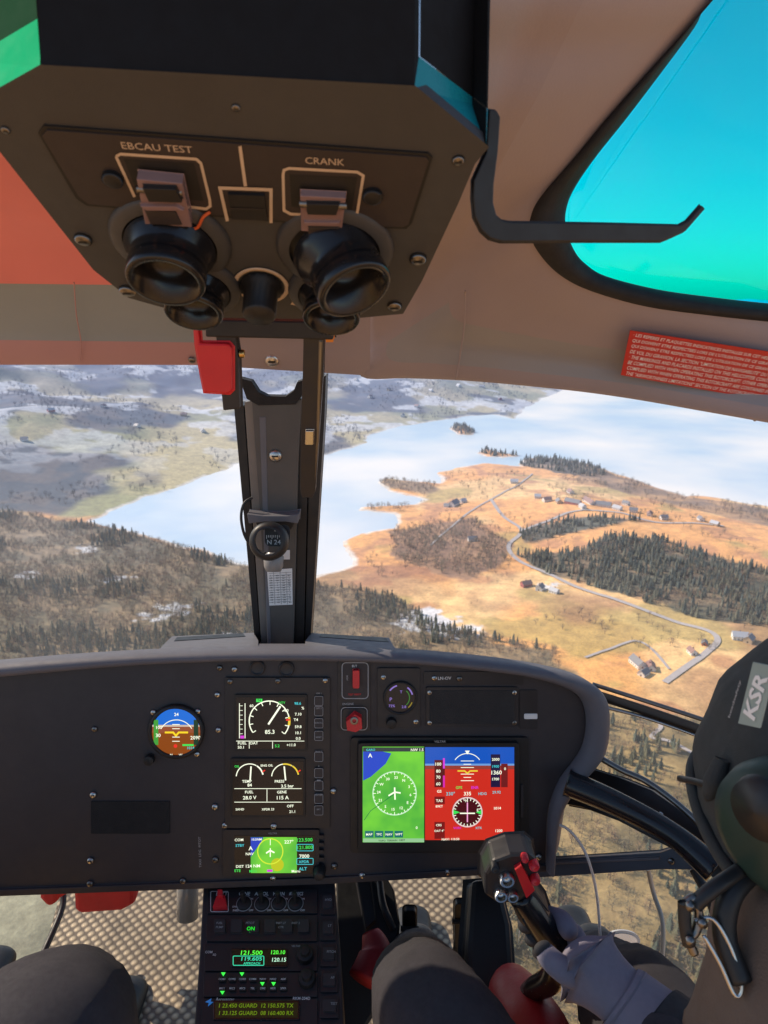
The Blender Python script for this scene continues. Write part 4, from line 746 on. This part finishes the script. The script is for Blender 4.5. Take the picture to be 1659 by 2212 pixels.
# ---- cyclic stick
cy=empty('cyclic_stick'); b1=B('shaft',cy)
b1.sweep([P(1085,2350,1.15),P(1095,2230,1.10),P(1140,2150,1.03),P(1195,2110,.965),P(1200,2050,.94),P(1165,1990,.93),P(1125,1930,.925)],[.014,.014,.015,.018,.020,.019,.018],GLOSSB,16); b1.done()
b1=B('grip_head',cy,.004); Q=Pl((1040,1900,.905),(1160,1890,.905),(1100,1950,.915))
b1.prism(Q,[(1046,1880),(1062,1852),(1100,1838),(1140,1836),(1158,1850),(1160,1885),(1150,1915),(1118,1942),(1075,1946),(1045,1925)],-.03,.006,PLATE)
b1.prism(Q,[(1095,1930),(1145,1912),(1185,1965),(1200,2010),(1160,2040),(1120,1990)],-.03,.000,PLATE)
b1.done()
b1=B('grip_buttons',cy,.001); b1.prism(Q,[(1108,1862),(1122,1853),(1150,1905),(1132,1922)],.0062,.014,RED)
for x,y,r,m_ in ((1150,1858,11,RED),(1152,1888,11,RED),(1092,1888,17,SILVER),(1079,1921,15,SILVER),(1104,1923,13,SILVER),(1066,1862,10,BLACK),(1130,1842,8,RED)):
    k=.905/F; b1.lathe(Q.hit(x,y),Q.n,[(.004,r*k),(.012,r*k),(.014,r*k*.85)]+([(.014,r*k*.6),(.008,r*k*.55),(.008,.0001)] if m_ is SILVER else [(.015,.0001)]),m_,20)
b1.text(Q,'CARGO',1128,1958,5,.0006,GREYP,rot=-.3); b1.text(Q,'FLOAT',1152,2002,4,.0006,GREYP,rot=-.6)
b1.lathe(Q.hit(1137,1980),Q.n,[(0,.007),(.006,.006),(.006,.0001)],GLOSSB,18); b1.done()
# ================= PEOPLE
def V(*a): return Vector(a)
def person(name,hip,kL,kR,ankL,ankR,shL,shR,elR,wrR,elL,wrL,neck,m,rk=(.07,.07)):
    e=empty(name); pel=hip
    J={'pelvis':(pel,(.15,.11)),'spine':(pel.lerp(neck,.45),(.14,.11)),'chest':(pel.lerp(neck,.8),(.15,.11)),'neck':(neck,.06),
       'hipL':(pel+V(-.09,.02,-.01),.095),'kneeL':(kL,rk[0]),'ankL':(ankL,.045),'hipR':(pel+V(.09,.02,-.01),.095),'kneeR':(kR,rk[1]),'ankR':(ankR,.045),
       'thL':((pel+V(-.09,.02,0)).lerp(kL,.55),.088),'thR':((pel+V(.09,.02,0)).lerp(kR,.55),.092),'caL':(kL.lerp(ankL,.35),.060),'caR':(kR.lerp(ankR,.35),.062),
       'shL':(shL,.062),'shR':(shR,.062),'elL':(elL,.048),'elR':(elR,.048),'wrL':(wrL,.034),'wrR':(wrR,.034)}
    Ed=[('pelvis','spine'),('spine','chest'),('chest','neck'),('pelvis','hipL'),('hipL','thL'),('thL','kneeL'),('kneeL','caL'),('caL','ankL'),('pelvis','hipR'),('hipR','thR'),('thR','kneeR'),('kneeR','caR'),('caR','ankR'),('chest','shL'),('shL','elL'),('elL','wrL'),('chest','shR'),('shR','elR'),('elR','wrR')]
    bo=skin('clothed_body',J,Ed,m,e,3)
    tx=bpy.data.textures.new(name+'_folds','CLOUDS'); tx.noise_scale=.045; dm=bo.modifiers.new('folds','DISPLACE'); dm.texture=tx; dm.strength=.016; dm.mid_level=.5
    for nm,an in (('boot_l',ankL),('boot_r',ankR)):
        skin(nm,{'a':(an+V(0,0,.05),.045),'b':(an+V(0,.0,-.05),.05),'c':(an+V(0,.10,-.075),(.045,.03)),'d':(an+V(0,.18,-.08),(.042,.025))},[('a','b'),('b','c'),('c','d')],BLACK,e)
    return e
neckP=P(1800,2080,.56)
pil=person('pilot',V(.50,.16,-.98),P(905,2160,.87),P(1375,2185,.95),V(.06,1.05,-1.2),V(.40,1.05,-1.2),P(1640,2330,.54),V(.68,.34,-.62),P(1590,2480,.66),P(1400,2205,.82),V(.70,.30,-.90),V(.66,.52,-.95),neckP,TROUW,(.075,.09))
cop=person('copilot',V(-.62,.10,-.98),P(-420,2250,.78),P(130,2205,.76),V(-.78,.95,-1.2),V(-.50,.90,-1.22),V(-.82,.25,-.60),V(-.49,.25,-.60),V(-.42,.20,-.85),V(-.50,.36,-.92),V(-.88,.22,-.85),V(-.76,.38,-.92),V(-.64,.25,-.52),TROUW,(.07,.108))
# gloved hand closed round the grip
Jg={'wr':(P(1325,2140,.85),.036),'pm':(P(1270,2088,.872),(.040,.036)),'k2':(P(1238,2045,.90),(.034,.030)),'fa':(P(1395,2200,.825),.041)}
skin('glove_back',Jg,[('wr','pm'),('pm','k2'),('wr','fa')],GLOVE,pil,3)
fing={'index':[(1240,2028,.905,.0155),(1218,1988,.932,.0140),(1178,1974,.955,.0125),(1140,1988,.948,.0115),(1134,2004,.926,.0105)],
'middle':[(1254,2050,.910,.0155),(1240,2014,.942,.0140),(1196,2004,.965,.0125),(1156,2018,.952,.0115),(1148,2032,.928,.0105)],
'ring':[(1264,2072,.910,.0145),(1258,2042,.948,.0130),(1214,2036,.968,.0118),(1172,2048,.955,.0108),(1164,2060,.930,.0100)],
'little':[(1275,2095,.905,.0125),(1270,2072,.943,.0115),(1230,2070,.962,.0105),(1192,2078,.952,.0098),(1184,2088,.932,.0090)]}
for nm,ch in fing.items():
    J={str(i):(P(x,y,d),r) for i,(x,y,d,r) in enumerate(ch)}; skin('finger_'+nm,J,[(str(i),str(i+1)) for i in range(len(ch)-1)],GLOVE,pil)
    J={str(i):(P(x-1,y,d-.001),r*1.06) for i,(x,y,d,r) in enumerate(ch[-2:])}; skin('fingertip_pad_'+nm,J,[('0','1')],GLOVEP,pil)
th=[(1268,2116,.862,.0185),(1222,2100,.855,.0170),(1186,2072,.868,.0150),(1166,2040,.884,.0125)]
skin('thumb',{str(i):(P(x,y,d),r) for i,(x,y,d,r) in enumerate(th)},[('0','1'),('1','2'),('2','3')],GLOVE,pil)
skin('thumb_pad',{'a':(P(1180,2064,.868),.0148),'b':(P(1163,2034,.882),.0128)},[('a','b')],GLOVEP,pil)
b1=B('knit_cuff',pil); b1.sweep([P(1340,2152,.845),P(1352,2163,.841),P(1390,2197,.827),P(1440,2240,.808)],[.0375,.040,.0425,.045],GLOVE,28,8)
b1.sweep([P(1350,2161,.8415),P(1353,2164,.8405)],[.0412,.0412],GLOVE,28,2); b1.done()
b1=B('sleeve_cuff',pil); b1.sweep([P(1412,2214,.820),P(1440,2242,.808),P(1480,2290,.785)],[.047,.051,.055],JACK,24); b1.done()
hc=P(1850,1720,.62)
def ell(b,c,rx,ry,rz,m,n=40,cut=None,f=None):
    vs=[];fs=[]; rows_=n//2
    for j in range(rows_+1):
        t=math.pi*j/rows_
        for i in range(n):
            a=2*math.pi*i/n; v=Vector((rx*math.sin(t)*math.cos(a),ry*math.sin(t)*math.sin(a),rz*math.cos(t)))
            if f: v=f(v)
            vs.append(c+v)
    for j in range(rows_):
        if cut and j/rows_>cut: continue
        for i in range(n): fs.append((j*n+i,j*n+(i+1)%n,(j+1)*n+(i+1)%n,(j+1)*n+i))
    b.add(vs,fs,m,True)
b1=B('head',pil)
def face(v):
    if v.y>0 and abs(v.x)<.016 and -.035<v.z<.012: v=v+Vector((0,.02*(1-abs(v.x)/.016),0))
    if v.z<-.05: v=Vector((v.x*.8,v.y*1.02,v.z))
    return v
ell(b1,hc+V(0,.02,-.02),.078,.10,.118,SKINM,56,f=face)
for s_ in (-1,1): ell(b1,hc+V(s_*.03,.112,-.005),.012,.008,.008,WHITE,12); ell(b1,hc+V(s_*.03,.1195,-.005),.004,.003,.004,BLACK,10)
ell(b1,hc+V(0,.112,-.075),.024,.008,.006,mat('lips',(.5,.2,.17),.5),14); b1.done()
b1=B('helmet_shell',pil)
def hf(v):
    k=1+.012*math.sin(v.z*90+v.x*50)+.008*math.sin(v.y*120+v.z*40)
    return Vector((v.x*k,v.y*k,v.z))
ell(b1,hc,.128,.145,.152,HELM,64,cut=.60,f=hf)
b1.sweep([hc+V(.127*math.cos(t),.145*math.sin(t),-.035+.01*math.sin(3*t)) for t in np.linspace(0,2*math.pi,25)],.006,HELM,8,3)
b1.sweep([hc+V(-.02,-.146,.02),hc+V(-.09,-.11,.03),hc+V(-.128,-.02,.02),hc+V(-.132,.05,-.02)],[.003]*4,BLACK,8)
b1.sweep([P(1560,1640,.60),P(1542,1690,.60),P(1530,1722,.60),P(1552,1700,.595)],[.006,.009,.004,.003],HELM,10); b1.done()
b1=B('ear_cup',pil); ax=V(-1,-.55,.05); b1.lathe(P(1690,1790,.54),ax,[(-.06,.048),(.0,.052),(.014,.048),(.022,.036),(.026,.0001)],VIS,36)
b1.lathe(P(1652,1745,.515),ax,[(0,.024),(.008,.022),(.012,.0001)],BLACK,24); b1.done()
b1=B('collar',pil); b1.sweep([P(1770,1900,.60),P(1768,2000,.585),P(1760,2120,.57),P(1770,2260,.56)],[.066,.080,.080,.10],TAN,28); 
b1.sweep([P(1640,1870,.57),P(1580,1930,.555),P(1565,2020,.55),P(1600,2120,.54)],[.008,.009,.009,.009],BLACK,12); b1.done()
b1=B('harness_buckle',pil)
b1.sweep([P(1482,1948,.55),P(1500,1940,.55),P(1510,1975,.55),P(1504,2010,.55),P(1490,2030,.55),P(1500,2060,.55)],.0035,DSILV,10)
b1.sweep([P(1500,1990,.548),P(1540,1985,.545),P(1580,2050,.54),P(1602,2130,.535),P(1588,2150,.535),P(1555,2080,.54),P(1520,2020,.545)],.0016,SILVER,8)
b1.sweep([P(1478,1950,.55),P(1480,2000,.55),P(1488,2040,.55)],.005,BLACK,10); b1.sweep([P(1500,1955,.55),P(1540,1920,.55),P(1600,1880,.56)],.006,BLACK,10)
for x,y in ((1490,1955),(1516,1992),(1490,2030)): b1.lathe(P(x,y,.545),FW*-1,[(0,.0038),(.003,.0038),(.004,.0001)],DSILV,14)
b1.done()
LQ=Pl((1630,1440,.492),(1600,1560,.505),(1665,1500,.480)); b1=B('helmet_label',pil)
b1.prism(LQ,[(1630,1430),(1676,1440),(1644,1572),(1598,1562)],0,.0015,LABG)
b1.text(LQ,'KSR',1637,1501,33,.0022,WHITE,rot=1.30,width=112,bold=.03); b1.text(LQ,'headsafety',1590,1510,7,.0012,GREYP,rot=1.30,width=95); b1.done()
# ================= LIGHT
sd_=Vector((-.74,.34,.60)).normalized(); el=math.asin(sd_.z); azs=math.atan2(sd_.x,sd_.y)
w=bpy.data.worlds.new('World'); SC.world=w; w.use_nodes=True; nt=w.node_tree; bg=nt.nodes['Background']
sk=nt.nodes.new('ShaderNodeTexSky'); sk.sky_type='NISHITA'; sk.sun_disc=False; sk.sun_elevation=el; sk.sun_rotation=azs; sk.air_density=1.0; sk.dust_density=.6; sk.altitude=400
nt.links.new(sk.outputs[0],bg.inputs[0]); bg.inputs[1].default_value=.15
sl=bpy.data.lights.new('sun','SUN'); sl.energy=5.0; sl.angle=math.radians(.5); sl.color=(1,.84,.64); so=bpy.data.objects.new('sun',sl); COL.objects.link(so); so.rotation_euler=sd_.to_track_quat('Z','Y').to_euler()
SC.view_settings.view_transform='Standard'; SC.view_settings.look='None'; SC.view_settings.exposure=0
cam=bpy.data.cameras.new('camera'); co=bpy.data.objects.new('camera',cam); COL.objects.link(co); co.rotation_euler=(math.radians(73),0,0)
cam.sensor_fit='HORIZONTAL'; cam.sensor_width=36; cam.lens=F/1659*36; cam.clip_start=.02; cam.clip_end=80000
cam.dof.use_dof=True; cam.dof.focus_distance=1.05; cam.dof.aperture_fstop=16
SC.camera=co
